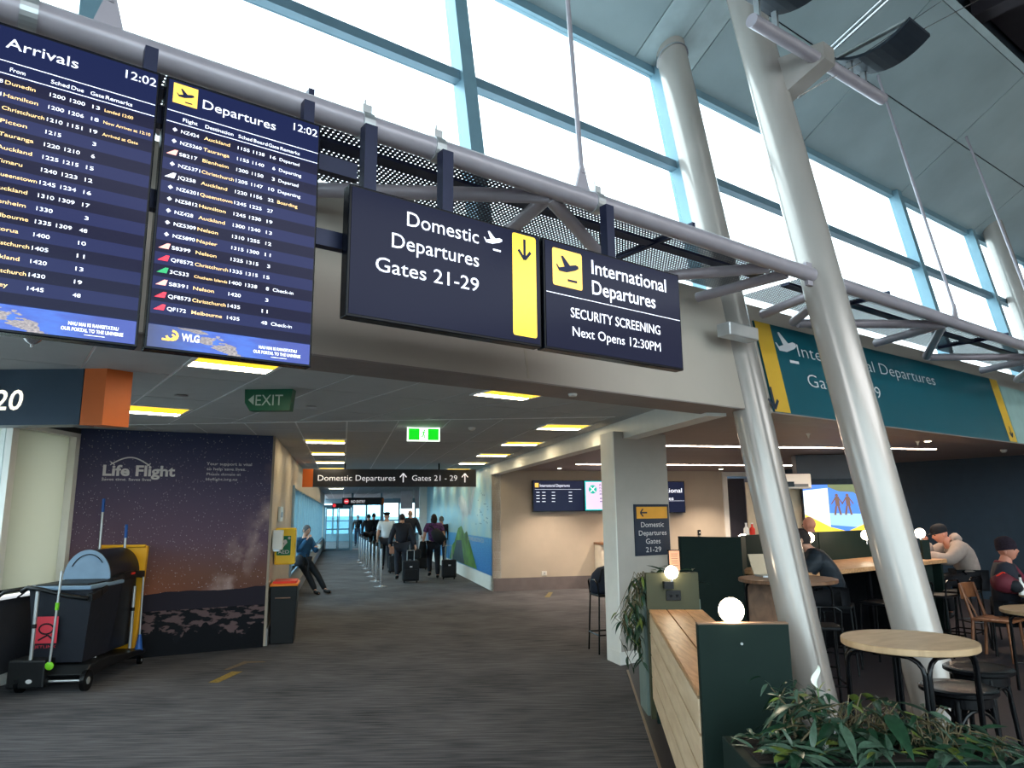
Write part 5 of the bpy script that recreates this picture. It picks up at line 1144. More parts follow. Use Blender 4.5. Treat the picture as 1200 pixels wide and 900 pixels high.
mb = MB(); q2(mb, [(0, .05), (.42, .02), (1.0, .03), (1, .2), (.72, .05), (.42, .2), (.2, .28), (0, .42)][0:2] + [(.42, .14), (.0, .40)], .008); q2(mb, [(.42, 0), (1, 0), (1, .2), (.70, .05), (.42, .14)][0:5], .009); mb.build('yellow_picture', emit('tv yellow sand', (240, 200, 60), .24), tv)
mb = MB(); q2(mb, [(.42, .95), (.6, .86), (.85, .84), (.95, .74), (1, .76), (1, 1), (.42, 1)], .010); mb.build('foliage_picture', emit('tv foliage', (110, 120, 80), .16), tv)
mb = MB()
for cx_ in (.56, .74):
    f.poly(mb, circ(cx_ * tw, .78 * th, .028, 10), .012); stroke(mb, f, [(cx_ * tw, .75 * th), (cx_ * tw + .01, .56 * th)], .075, .012)
    for s_ in (-1, 1): stroke(mb, f, [(cx_ * tw + .02 * s_, .56 * th), (cx_ * tw + .05 * s_, .38 * th)], .035, .012); stroke(mb, f, [(cx_ * tw + .03 * s_, .72 * th), (cx_ * tw + .10 * s_, .60 * th)], .02, .012)
mb.build('running_figures', emit('tv figures', (120, 90, 74), .14), tv)
mb = MB(); f.poly(mb, circ(.12 * tw, .55 * th, .07, 14), .009); f.quad(mb, .05, .66 * th, .25, .72 * th, .009); mb.build('white_picture', emit('tv white', (255, 255, 255), .3), tv)
dp = thing('screen_surround', 'dark wall unit surrounding the television', 'unit', (5.4, 12.4, 0)); xa = (O + ray(935, 640) * 12.4).x
MB().box((xa + .05, 12.62, 0), (1.45, 0, 0), (0, .2, 0), Z * 2.67).build('back_panel', M['navywall'], dp); MB().box((xa + .3, 12.56, 2.10), (1.2, 0, 0), (0, .1, 0), Z * .10).build('top_bar', M['black'], dp)
ac = thing('air_conditioner', 'white wall air conditioner above the kitchen opening', 'appliance', (4.4, 12.1, 2.1)); p_ = O + ray(906, 573) * 12.0
MB().box(p_, (.66, 0, 0), (0, .22, 0), Z * .25).build('casing', M['white'], ac, bevel=.02); MB().box(p_ + V((.1, -.005, .03)), (.5, 0, 0), (0, .02, 0), Z * .05).build('vent', mat('grey vent', (120, 122, 124), .5), ac); MB().box(p_ + V((.22, -.012, .03)), (.14, 0, 0), (0, .02, 0), Z * .09).build('display', M['black'], ac)
ki = thing('kitchen_shelf', 'kitchen shelf with bottles seen between the leaning columns', 'shelf', (4.2, 12.0, 1)); p_ = O + ray(905, 628) * 12.0
MB().box(p_ + V((-.45, 0, -.04)), (1.2, 0, 0), (0, .3, 0), Z * .04).build('shelf_board', M['walnut'], ki)
for (px_, lab, m_, hh) in ((931, 'tall dark blue bottle on the kitchen shelf', 'blueplastic', .30), (875, 'small white carton on the kitchen shelf', 'white', .2), (882, 'small red bottle on the kitchen shelf', 'red', .2)):
    q = O + ray(px_, 627) * 12.05; q.z = p_.z; b_ = thing('bottle', lab, 'bottle', q); MB().lathe(q, [(.045, 0), (.045, hh * .6), (.016, hh * .8), (.016, hh)], 14).build('bottle_body', M[m_], b_, smooth='auto'); MB().lathe(q + Z * hh, [(.02, 0), (.02, .02)], 10).build('cap', M['white'], b_)
pc_ = thing('pantry_wall', 'pale kitchen wall panel behind the shelf', 'panel', (4, 12.6, 0)); MB().box(((O + ray(872, 640) * 12.6).x, 12.6, 0), (1.2, 0, 0), (0, .05, 0), Z * 2.2).build('wall_panel', M['ply'], pc_)

# ================================================================== CLEANING CART
ct0 = V((-4.30, 7.50, 0)); e1 = V((-.075, .997, 0)); e2 = V((-.997, -.075, 0))
cart = thing('cleaning_cart', 'black janitor cart with domed bin, yellow bag and mop handles', 'cart', ct0 + e1 * .6 + e2 * .3)
K_ = lambda l, a, z: ct0 + e1 * l + e2 * a + Z * z
def cb(l0, l1, a0, a1, z0, z1): return MB().box(K_(l0, a0, z0), e1 * (l1 - l0), e2 * (a1 - a0), Z * (z1 - z0))
mb = MB()
prof = [(.0, .16), (.10, .24), (.5, .25), (.9, .20), (1.40, .17), (1.40, .12), (.9, .13), (.5, .14), (.1, .10)]
mb.prism([K_(l, .0, z) for l, z in prof], e2 * .62); mb.build('base_deck', M['blackplastic'], cart, bevel=.01)
for nm, l, a, r_ in (('wheel', .03, .0, .10), ('wheel', .03, .62, .10), ('caster', 1.33, .03, .045), ('caster', 1.33, .58, .045)):
    wl = MB().tube([K_(l, a - .02, r_), K_(l, a + .02, r_)], r_, 24).build(nm, M['black'], cart, smooth='auto'); MB().tube([K_(l, a - .025, r_), K_(l, a + .025, r_)], r_ * .35, 12).build('hub', M['alu'], wl, smooth='auto')
mb = cb(-.06, .22, .36, .72, .05, .32); mb.build('front_bucket', M['blackplastic'], cart, bevel=.02)
MB().prism([K_(-.066, .50 + .03 * cos(2 * pi * k / 14), .12 + .02 * sin(2 * pi * k / 14)) for k in range(14)], e1 * .005).build('round_badge', M['print'], cart)
mb = MB(); bl_ = [K_(.12, .10, .26), K_(.12, .58, .26), K_(.66, .58, .26), K_(.66, .10, .26)]; tl_ = [K_(.04, .02, .98), K_(.04, .64, .98), K_(.70, .64, .98), K_(.70, .02, .98)]
mb.add(bl_ + tl_, [(0, 1, 2, 3), (7, 6, 5, 4), (0, 4, 5, 1), (1, 5, 6, 2), (2, 6, 7, 3), (3, 7, 4, 0)]); mb.build('waste_bag', mat('dark vinyl bag', (30, 33, 42), .5, bump=.4, bscale=6), cart)
cb(.0, .74, .02, .66, .98, 1.02).build('tray_lid', M['bluegrey'], cart, bevel=.01); cb(.06, .68, .08, .60, 1.015, 1.035).build('tray_inlay', M['blackplastic'], cart, bevel=.01)
# logo on the front of the bag
f = Fr(K_(.075, .54, .40), -e2, Z); f.o += f.n * .0
mb = MB(); f.quad(mb, 0, .06, .21, .32, .03); mb.build('logo_panel', mat('red logo print', (206, 58, 72), .5), cart)
mb = MB(); stroke(mb, f, [(.10 + .07 * cos(t), .20 + .05 * sin(t)) for t in [R(20 + 22 * k) for k in range(16)]], .016, .034); stroke(mb, f, [(.03, .09), (.12, .14), (.17, .10)], .016, .034); mb.build('logo_mark', M['blackcloth'], cart)
mb = MB(); f.text(mb, 'JETLINK', 0, .015, .028, w=.21, d=.03); mb.build('lettering', mat('red lettering print', (206, 58, 72), .5), cart)
# bin with dome
cb(.58, 1.34, .14, .60, .24, 1.05).build('bin_body', mat('black glossy bin', (26, 28, 34), .35), cart, bevel=.02)
mb = MB(); n = 18; pr = [K_(.60, .36 + .24 * cos(pi * k / n), 1.05 + .30 * sin(pi * k / n)) for k in range(n + 1)]; mb.prism(pr, e1 * .74); mb.build('dome_lid', mat('black ribbed dome', (28, 30, 36), .35), cart, smooth='auto')
mb = MB(); pr = [K_(.585, .36 + .25 * cos(pi * k / n), 1.04 + .315 * sin(pi * k / n)) for k in range(n + 1)]; mb.prism(pr, e1 * .02); mb.build('dome_face', M['bluegrey'], cart, smooth='auto')
mb = MB(); mb.tube([K_(.578, .35 + .195 * cos(pi * k / n), 1.05 + .255 * sin(pi * k / n)) for k in range(3, 15)], .005, 6); mb.build('dome_seam', M['blackplastic'], cart)
# side rail
pts = [(-.02, -.01, .90), (.2, .0, .93), (.5, .04, 1.0), (.8, .06, 1.045), (1.1, .06, 1.05), (1.36, .06, 1.03), (1.42, .10, 1.0)]
mb = MB()
for (l0, a0, z0), (l1, a1, z1) in zip(pts, pts[1:]): mb.prism([K_(l0, a0, z0 - .04), K_(l1, a1, z1 - .04), K_(l1, a1, z1 + .04), K_(l0, a0, z0 + .04)], e2 * .06)
mb.build('side_rail', M['blackplastic'], cart, bevel=.01); MB().prism([K_(.98, .054, 1.05), K_(1.08, .054, 1.05), K_(1.08, .054, 1.075), K_(.98, .054, 1.075)], e2 * .005).build('red_badge', M['red'], cart)
MB().tube([K_(-.06, .66, .98), K_(-.10, .58, 1.02), K_(-.10, .45, 1.0), K_(-.08, .20, .93), K_(-.05, .02, .90)], .022, 12).build('push_handle', M['blackplastic'], cart, smooth=True)
MB().tube([K_(-.04, .66, 1.0), K_(-.1, .80, .98), K_(-.12, .84, .94)], .018, 10).build('push_handle', M['blackplastic'], cart, smooth=True)
for l, a, z0, z1 in ((-.03, .52, .30, .99), (.42, .12, .24, .93), (1.22, .11, .20, .90)):
    po = MB().tube([K_(l, a, z0), K_(l, a, z1)], .018, 14).build('upright_post', M['alu'], cart, smooth='auto'); MB().tube([K_(l, a, .62), K_(l, a, .66)], .022, 12).build('post_clip', M['blackplastic'], po)
so_ = MB().tube([K_(-.10, .30, .28), K_(-.10, .27, 1.18)], .011, 12).build('mop_handle', M['alu'], cart, smooth='auto')
MB().tube([K_(-.10, .283, .80), K_(-.10, .28, .87)], .018, 12).build('lime_clip', M['lime'], so_); MB().ball(K_(-.10, .30, .27), .045, 14, sc=(1, .4, .9)).build('lime_foot', M['lime'], so_, smooth=True)
MB().prism([K_(1.37, .12, .12), K_(1.37, .56, .12), K_(1.37, .62, 1.36), K_(1.37, .06, 1.36)], e1 * .06).build('yellow_bag', M['yellowbag'], cart, bevel=.012)
MB().tube([K_(1.36, .08, 1.36), K_(1.36, .60, 1.36)], .018, 10).build('bag_seam', M['yellowbag'], cart)
for a, l, z0, z1, lab in ((.58, 1.30, .25, 1.93, 'a'), (.30, 1.33, .3, 1.62, 'b')):
    po = MB().tube([K_(l, a, z0), K_(l, a + .01, z1 - .16)], .014, 12).build('mop_handle', M['alu'], cart, smooth='auto'); MB().tube([K_(l, a + .01, z1 - .16), K_(l, a + .012, z1)], .017, 12).build('blue_grip', M['blueplastic'], po, smooth='auto')
po = MB().tube([K_(1.30, .04, .2), K_(1.30, .05, 1.0)], .011, 12).build('mop_handle', M['alu'], cart, smooth='auto'); MB().tube([K_(1.30, .04, .16), K_(1.30, .04, .34)], [.045, .018], 12).build('blue_foot', M['blueplastic'], po, smooth='auto')
MB().tube([K_(.03, .02, .1), K_(.03, .60, .1)], .012, 8).build('axle', M['alu'], cart)
# bin
bi = thing('rubbish_bin', 'slim black bin with orange and red rims at the mural corner', 'bin', cp(10.7, -.74))
mb = MB(); a = [cp(10.50, -.90), cp(10.50, -.60), cp(10.92, -.60), cp(10.92, -.90)]; t_ = [cp(10.46, -.93, .76), cp(10.46, -.57, .76), cp(10.96, -.57, .76), cp(10.96, -.93, .76)]
mb.add(a + t_, [(3, 2, 1, 0), (4, 5, 6, 7), (0, 1, 5, 4), (1, 2, 6, 5), (2, 3, 7, 6), (3, 0, 4, 7)]); mb.build('body', M['blackplastic'], bi, bevel=.012)
MB().box(cp(10.45, -.935, .76), Cr * .37, Cv * .52, Z * .03).build('orange_rim', M['lid'], bi, bevel=.006); MB().box(cp(10.50, -.90, .79), Cr * .31, Cv * .46, Z * .03).build('red_rim', M['red'], bi, bevel=.006)
MB().box(cp(10.448, -.86, .60), Cr * .2, Cv * .03, Z * .012).build('front_slot', M['walnut'], bi)
# AED
ae = thing('aed_cabinet', 'yellow AED cabinet with green heart label on the corridor wall', 'cabinet', cp(10.9, -.8, 1.05))
MB().box(cp(10.85, -.93, 1.02), Cr * .28, Cv * .24, Z * .51).build('cabinet_box', M['aed'], ae, bevel=.02)
f = Fr(cp(10.848, -.93, 1.02), Cr, Z); mb = MB(); f.poly(mb, rrect(.03, .13, .22, .40, .01), .003); mb.build('green_label', M['green2'], ae)
mb = MB(); f.text(mb, 'AED', .125, .155, .05, al='C', w=.15, d=.006, bold=.006)
hx, hy, hr_ = .11, .30, .055; f.poly(mb, [(hx, hy - .07), (hx + .062, hy + .01), (hx + .05, hy + .045), (hx + .025, hy + .05), (hx, hy + .025), (hx - .025, hy + .05), (hx - .05, hy + .045), (hx - .062, hy + .01)], .006)
f.quad(mb, .175, .365, .215, .375, .006); f.quad(mb, .19, .35, .20, .39, .006); mb.build('heart_symbol', M['print'], ae)
mb = MB(); stroke(mb, f, [(.12, .345), (.10, .305), (.125, .30), (.105, .262)], .008, .009); mb.build('bolt_symbol', M['green2'], ae)
wb = thing('wall_dispenser', 'white wall box left of the yellow AED cabinet', 'dispenser', cp(10.6, -.9, 1.3)); MB().box(cp(10.55, -.94, 1.24), Cr * .14, Cv * .14, Z * .27).build('casing', M['white'], wb, bevel=.015); MB().box(cp(10.54, -.92, 1.22), Cr * .08, Cv * .1, Z * .03).build('outlet', M['alu'], wb)
wk = thing('wall_keypad', 'narrow white plate on the wall above the AED cabinet', 'plate', cp(11.4, -.94, 1.6)); MB().box(cp(11.3, -.94, 1.62), Cr * .03, Cv * .5, Z * .22).build('plate', mat('pale plate', (190, 200, 204), .4), wk); MB().box(cp(11.4, -.905, 1.68), Cr * .004, Cv * .3, Z * .08).build('plate_window', M['bluegrey'], wk)

# ================================================================== STANCHIONS
sp = [onz(446, 688), onz(437, 678)]; sE = onz(421, 657)
def stan():
    t = thing('stanchion', 'x', 'stanchion', (0, 0, 0)); MB().lathe((0, 0, 0), [(.17, 0), (.17, .012), (.04, .035), (.03, .04)], 24).build('base', M['steel'], t, local=True, smooth='auto')
    MB().tube([(0, 0, .03), (0, 0, .93)], .032, 18).build('post', M['steel'], t, local=True, smooth='auto'); MB().lathe((0, 0, 0), [(.036, .90), (.036, .98), (.02, 1.0)], 18).build('head', M['blackplastic'], t, local=True, smooth='auto'); return t
s0 = stan(); N8 = 8
for k in range(N8):
    p = sp[0].lerp(sE, (k / (N8 - 1)) ** 1.0); place(s0 if k == 0 else copy_tree(s0), p, 0, 'chrome belt stanchion, %s in the corridor row counted from the viewer' % ords[k], 'chrome stanchions along the corridor')
bb = thing('belt_banner', 'dark blue fabric banner at the far end of the stanchion row', 'banner', sE); p0 = sp[0].lerp(sE, 1.0); p1 = onz(420, 652)
MB().prism([p0 + Z * .1, p1 + Z * .1 + V((-.1, 2, 0)), p1 + Z * .98 + V((-.1, 2, 0)), p0 + Z * .98], (-.02, 0, 0)).build('fabric_panel', mat('blue banner fabric', (70, 100, 150), .7), bb); MB().tube([p1 + V((-.1, 2, 0)), p1 + V((-.1, 2, 1))], .03, 10).build('post', M['steel'], bb)

# ================================================================== LUGGAGE
def suitcase(lab, loc, rz, w_=.36, d_=.22, h_=.55, soft=True, handle=.4, name='suitcase'):
    t = thing(name, lab, 'suitcase', loc, rz)
    bd = MB().box((-w_ / 2, -d_ / 2, .05), (w_, 0, 0), (0, d_, 0), Z * h_).build('body', M['fabric'], t, local=True, bevel=.035)
    MB().box((-w_ * .40, -d_ / 2 - .035, .09), (w_ * .8, 0, 0), (0, .04, 0), Z * (h_ * .5)).build('front_pocket', M['fabric'], t, local=True, bevel=.015)
    MB().box((-.03, -d_ / 2 - .01, h_ * .78), (.06, 0, 0), (0, .02, 0), Z * .03).build('logo_plate', M['alu'], t, local=True)
    for s_ in (-1, 1):
        MB().tube([(s_ * w_ * .38 - .015, .03, .035), (s_ * w_ * .38 + .015, .03, .035)], .035, 12).build('wheel', M['black'], t, local=True)
    MB().tube([(-.09, .06, h_ + .04), (-.09, .06, h_ + handle), (.09, .06, h_ + handle), (.09, .06, h_ + .04)], .011, 8).build('trolley_handle', M['alu'], t, local=True); return t
fz = -AC
suitcase('black soft suitcase with front pocket trailing the man in a dark suit', onz(481, 683), fz, .42, .26, .50, handle=.30)
tag(suitcase('black upright suitcase with tall silver handle beside the woman in purple', onz(526, 679), fz, .38, .22, .46, handle=.42), None)
suitcase('dark suitcase with a brown bag on it behind the white-shirted pilot', onz(463, 672), fz, .38, .22, .46, handle=.2)
suitcase('dark suitcase rolling between the suited man and the woman', onz(494, 668), fz, .34, .22, .6, handle=.35)
q = onz(463, 672); hb = thing('brown_bag', 'brown leather bag strapped on top of the pilot suitcase', 'bag', q + Z * .56); MB().box(q + V((-.17, -.1, .56)), (.34, 0, 0), (0, .2, 0), Z * .22).build('bag_body', mat('brown leather', (150, 104, 84), .5), hb, bevel=.04); MB().tube([q + V((-.07, 0, .76)), q + V((-.05, 0, .86)), q + V((.05, 0, .86)), q + V((.07, 0, .76))], .01, 8).build('handle', M['black'], hb)
q = onz(482, 682); hb = thing('black_bag', 'black cabin bag stacked on the suited man suitcase', 'bag', q + Z * .58); MB().box(q + V((-.14, .0, .57)), (.36, 0, 0), (0, .22, 0), Z * .24).build('bag_body', M['fabric'], hb, bevel=.05); MB().tube([q + V((-.03, .1, .8)), q + V((0, .1, .87)), q + V((.08, .1, .8))], .01, 8).build('handle', M['black'], hb)

# ================================================================== PEOPLE
def skinmesh(P, E, rad, root=0, sub=1):
    me = bpy.data.meshes.new('s'); me.from_pydata([V(p) for p in P], E, []); o = bpy.data.objects.new('s', me); C.objects.link(o)
    m_ = o.modifiers.new('k', 'SKIN'); m_.use_smooth_shade = True
    for i, v_ in enumerate(me.skin_vertices[0].data): v_.radius = rad[i] if isinstance(rad[i], tuple) else (rad[i], rad[i]); v_.use_root = (i == root)
    s_ = o.modifiers.new('u', 'SUBSURF'); s_.levels = sub; s_.render_levels = sub
    bpy.context.view_layer.update(); r = bpy.data.meshes.new_from_object(o.evaluated_get(bpy.context.evaluated_depsgraph_get()))
    vv = [v_.co.copy() for v_ in r.vertices]; ff = [list(p.vertices) for p in r.polygons]
    bpy.data.objects.remove(o); bpy.data.meshes.remove(me); bpy.data.meshes.remove(r); return vv, ff
STAND = dict(pelvis=(0, 0, .96), spine=(0, 0, 1.14), chest=(0, 0, 1.33), neck=(0, 0, 1.50), head=(0, .02, 1.63),
             shl=(-.185, 0, 1.43), ell=(-.25, -.03, 1.16), wrl=(-.26, .05, .92), shr=(.185, 0, 1.43), elr=(.25, -.03, 1.16), wrr=(.26, .05, .92),
             hil=(-.09, 0, .92), knl=(-.10, .03, .50), anl=(-.10, -.02, .09), tol=(-.11, .13, .035), hir=(.09, 0, .92), knr=(.10, .03, .50), anr=(.10, -.02, .09), tor=(.11, .13, .035))
def headmesh(c, yaw=0, tilt=0, s=1.0):
    mb = MB(); n, m_ = 28, 20; mt = Matrix.Rotation(yaw, 3, 'Z') @ Matrix.Rotation(tilt, 3, 'X')
    def sh(p):
        x, y, z = p; w_ = .076; x2 = x * w_; y2 = y * .095; z2 = z * .115
        if z < -.1: k = 1 + .32 * (z + .1); x2 *= k; y2 = y2 * (1 + .14 * (z + .1)) + (.012 * (-z) if y > 0 else .02 * (-z))
        if y > .5:                                     # nose, brow, eye sockets, chin
            nx = math.exp(-(x / .16) ** 2)
            y2 += .022 * nx * math.exp(-((z + .18) / .17) ** 2) + .010 * nx * math.exp(-((z + .02) / .2) ** 2)
            for ex_ in (-.42, .42): y2 -= .012 * math.exp(-((x - ex_) / .2) ** 2 - ((z - .04) / .13) ** 2)
            y2 += .005 * math.exp(-((z - .2) / .1) ** 2) + .006 * math.exp(-(x / .3) ** 2 - ((z + .78) / .14) ** 2) + .004 * math.exp(-(x / .25) ** 2 - ((z + .5) / .07) ** 2)
        return V((x2, y2, z2)) * s
    for i in range(1, m_):
        t = pi * i / m_
        for k in range(n): mb.v.append(sh((sin(t) * cos(2 * pi * k / n), sin(t) * sin(2 * pi * k / n), cos(t))))
    mb.v += [sh((0, 0, 1)), sh((0, 0, -1))]; a = len(mb.v) - 2
    for i in range(m_ - 2):
        for k in range(n): mb.f.append([i * n + k, (i + 1) * n + k, (i + 1) * n + (k + 1) % n, i * n + (k + 1) % n])
    for k in range(n): mb.f += [[a, k, (k + 1) % n], [a + 1, (m_ - 2) * n + (k + 1) % n, (m_ - 2) * n + k]]
    o = len(mb.v)
    for sg in (-1, 1):                                 # ears
        e_ = MB().ball((sg * .077 * s, -.008 * s, -.005 * s), .028 * s, 10, sc=(.35, .7, 1.15)); b_ = len(mb.v); mb.v += e_.v; mb.f += [[b_ + i for i in f_] for f_ in e_.f]
    c = V(c); vv = [c + mt @ p for p in mb.v]; eyes = [c + mt @ (V((sg * .031, .083, .006)) * s) for sg in (-1, 1)]; mouth = [c + mt @ (V((dx, .094 - abs(dx) * .35, -.058)) * s) for dx in (-.024, 0, .024)]
    return vv, mb.f, eyes, mouth, mt
def handmesh(w_, d, up, curl=.5, s=1.0, side=1):
    w_ = V(w_); d = V(d).normalized(); lat = d.cross(V(up)); lat = lat.normalized() if lat.length > .05 else V((1, 0, 0)); nrm = lat.cross(d); lat = lat * side
    vv, ff = skinmesh([w_ - d * .01, w_ + d * .05 * s, w_ + d * .085 * s], [(0, 1), (1, 2)], [(.026 * s, .017 * s), (.036 * s, .014 * s), (.036 * s, .012 * s)])
    for k, (o_, ln) in enumerate(((-.03, .062), (-.010, .072), (.011, .066), (.030, .050))):
        b_ = w_ + d * .075 * s + lat * o_ * s; p = [b_]; an = curl * .6
        for j, fr2 in enumerate((.45, .32, .28)): p.append(p[-1] + (d * cos(an) - nrm * sin(an)) * ln * fr2 * s); an += curl
        v2, f2 = skinmesh(p, [(0, 1), (1, 2), (2, 3)], [.0095 * s, .009 * s, .008 * s, .0065 * s]); b2 = len(vv); vv += v2; ff += [[b2 + i for i in q_] for q_ in f2]
    p = [w_ + d * .025 * s - lat * .022 * s, w_ + d * .055 * s - lat * .048 * s - nrm * .008, w_ + d * .085 * s - lat * .05 * s - nrm * .02]
    v2, f2 = skinmesh(p, [(0, 1), (1, 2)], [.013 * s, .010 * s, .008 * s]); b2 = len(vv); vv += v2; ff += [[b2 + i for i in q_] for q_ in f2]
    return vv, ff
def person(lab, loc, fw, J=None, top=None, bottom=None, hair='hairdark', hstyle='short', sleeve='long', yaw=0, tilt=0, skin='skin', s=1.0, build=1.0, extra=None, curl=.5, shoes='shoe', female=False):
    j = dict(STAND); j.update(J or {}); j = {k: V(v_) for k, v_ in j.items()}
    t = thing('person', lab, 'person', loc, rzof(fw)); t.scale = (s, s, s)
    names = ['pelvis', 'spine', 'chest', 'neck', 'head', 'shl', 'ell', 'wrl', 'shr', 'elr', 'wrr', 'hil', 'knl', 'anl', 'tol', 'hir', 'knr', 'anr', 'tor']; ix = {n_: i for i, n_ in enumerate(names)}
    E_ = [('pelvis', 'spine'), ('spine', 'chest'), ('chest', 'neck'), ('neck', 'head'), ('chest', 'shl'), ('shl', 'ell'), ('ell', 'wrl'), ('chest', 'shr'), ('shr', 'elr'), ('elr', 'wrr'), ('pelvis', 'hil'), ('hil', 'knl'), ('knl', 'anl'), ('anl', 'tol'), ('pelvis', 'hir'), ('hir', 'knr'), ('knr', 'anr'), ('anr', 'tor')]
    rad = dict(pelvis=(.145, .105), spine=(.125, .095), chest=(.150, .105), neck=.062, head=.05, shl=.062, ell=.043, wrl=.030, shr=.062, elr=.043, wrr=.030, hil=.085, knl=.056, anl=.038, tol=.03, hir=.085, knr=.056, anr=.038, tor=.03)
    rad = {k: (tuple(x_ * build for x_ in v_) if isinstance(v_, tuple) else v_ * (build if k[:2] != 'ne' else 1)) for k, v_ in rad.items()}
    cov = {n_: .80 for n_ in names}; cov.update(neck=1, head=1, wrl=1, wrr=1, anl=.75, anr=.75, tol=.5, tor=.5)
    if sleeve == 'short': cov.update(ell=1, elr=1)
    vv, ff = skinmesh([j[n_] for n_ in names], [(ix[a], ix[b]) for a, b in E_], [tuple(x_ * cov[n_] for x_ in rad[n_]) if isinstance(rad[n_], tuple) else rad[n_] * cov[n_] for n_ in names])
    hv, hf, eyes, mouth, mt = headmesh(j['head'], yaw, tilt)
    b_ = len(vv); vv += hv; ff += [[b_ + i for i in q_] for q_ in hf]
    for sd, e_, w_ in ((-1, 'ell', 'wrl'), (1, 'elr', 'wrr')):
        v2, f2 = handmesh(j[w_], j[w_] - j[e_], V((sd, .2, .1)) if abs((j[w_] - j[e_]).normalized().z) > .6 else Z, curl, 1.0, sd); b_ = len(vv); vv += v2; ff += [[b_ + i for i in q_] for q_ in f2]
    mb = MB(); mb.add(vv, ff); body = mb.build('body', M[skin], t, local=True, smooth=True)
    mb = MB()
    for p in eyes: mb = MB().ball(p, .0085, 8); mb.build('eye', M['eye'], body, local=True, smooth=True)
    MB().tube(mouth, [.002, .005, .002], 6).build('mouth', M['mouth'], body, local=True, smooth=True)
    def layer(name, ns, es, add, m_):
        ii = {n_: i for i, n_ in enumerate(ns)}
        r_ = [(rad[n_][0] + add, rad[n_][1] + add) if isinstance(rad[n_], tuple) else rad[n_] + add for n_ in ns]
        v2, f2 = skinmesh([j[n_] for n_ in ns], [(ii[a], ii[b]) for a, b in es], r_); mb = MB(); mb.add(v2, f2); return mb.build(name, m_, t, local=True, smooth=True)
    if bottom: layer('trousers', ['pelvis', 'hil', 'knl', 'anl', 'hir', 'knr', 'anr'], [('pelvis', 'hil'), ('hil', 'knl'), ('knl', 'anl'), ('pelvis', 'hir'), ('hir', 'knr'), ('knr', 'anr')], .022, M[bottom])
    if top:
        if sleeve == 'short':
            for a in ('l', 'r'): j['el2' + a] = j['sh' + a].lerp(j['el' + a], .8); rad['el2' + a] = .056
            ns = ['chest', 'spine', 'pelvis', 'shl', 'el2l', 'shr', 'el2r', 'neckb']; es = [('pelvis', 'spine'), ('spine', 'chest'), ('chest', 'neckb'), ('chest', 'shl'), ('shl', 'el2l'), ('chest', 'shr'), ('shr', 'el2r')]
        else: ns = ['chest', 'spine', 'pelvis', 'shl', 'ell', 'wrl', 'shr', 'elr', 'wrr', 'neckb']; es = [('pelvis', 'spine'), ('spine', 'chest'), ('chest', 'neckb'), ('chest', 'shl'), ('shl', 'ell'), ('ell', 'wrl'), ('chest', 'shr'), ('shr', 'elr'), ('elr', 'wrr')]
        j['neckb'] = j['chest'].lerp(j['neck'], .72); rad['neckb'] = (.075, .065)
        layer('jacket' if sleeve == 'coat' else 'shirt', ns, es, .024 if sleeve != 'bulky' else .045, M[top])
    for a in ('l', 'r'):
        v2, f2 = skinmesh([j['an' + a] + Z * .02, j['an' + a] - Z * .03, j['to' + a]], [(0, 1), (1, 2)], [.055, .056, (.05, .04)]); mb = MB(); mb.add(v2, f2); mb.build('shoe', M[shoes], t, local=True, smooth=True)
    hc = j['head']
    def hl(p): return hc + mt @ V(p)
    if hstyle in ('short', 'long', 'bun'):
        mb = MB(); n, m_ = 24, 14
        for i in range(m_):
            th = pi * .62 * i / (m_ - 1)
            for k in range(n):
                ph = 2 * pi * k / n; f_ = sin(ph); lim = 1 if f_ < .2 else max(.52, 1 - .55 * (f_ - .2)); a = th * lim
                if hstyle == 'long' and f_ < .3: a = th * 1.28
                rr = 1.10 + (.03 * sin(5 * ph + i)); p = V((sin(a) * cos(ph) * .076 * rr, sin(a) * sin(ph) * .095 * rr - .004, cos(a) * .115 * 1.06 + .004))
                if hstyle == 'long' and a > 1.7: p.z -= (a - 1.7) * .10; p.x *= 1.15; p.y *= 1.1
                mb.v.append(hl(p))
        for i in range(m_ - 1):
            for k in range(n): mb.f.append([i * n + k, (i + 1) * n + k, (i + 1) * n + (k + 1) % n, i * n + (k + 1) % n]); mb.m.append(0)
        mb.build('hair', M[hair], t, local=True, smooth=True)
    if hstyle in ('cap', 'beanie', 'pilot'):
        mb = MB(); n = 24; hm = {'cap': 'blackcloth', 'beanie': 'hairbeanie', 'pilot': 'blackcloth'}[hstyle]
        rings = [(1.10, .02), (1.14, .05), (1.10, .09), (.85, .125), (.45, .142), (.02, .148)] if hstyle == 'cap' else ([(1.14, .01), (1.18, .04), (1.15, .09), (.95, .14), (.5, .17), (.02, .175)] if hstyle == 'beanie' else [(1.12, .03), (1.14, .065), (1.38, .085), (1.35, .11), (.5, .125), (.02, .127)])
        for rr, z_ in rings:
            for k in range(n): mb.v.append(hl((cos(2 * pi * k / n) * .077 * rr, sin(2 * pi * k / n) * .096 * rr - (.01 if hstyle == 'beanie' and z_ > .1 else 0), z_)))
        for i in range(len(rings) - 1):
            for k in range(n): mb.f.append([i * n + k, i * n + (k + 1) % n, (i + 1) * n + (k + 1) % n, (i + 1) * n + k]); mb.m.append(0)
        hat = mb.build('hat', M[hm], t, local=True, smooth=True)
        if hstyle != 'beanie':
            mb = MB(); pts_ = [hl((.07 * cos(R(a)), .085 + .07 * sin(R(a)), .035 - .012 * sin(R(a)))) for a in range(0, 181, 20)]; mb.prism(pts_, mt @ V((0, 0, .006))); mb.build('visor', M[hm], hat, local=True)
    return t
M['hairbeanie'] = mat('dark maroon knit', (34, 24, 34), .95, noise=.3, scale=50, bump=.4)
M['ribbed'] = mat('ribbed dark padded cloth', (30, 38, 46), .6, noise=.35, scale=3, stretch=(.2, .2, 9), bump=.6, bscale=3)
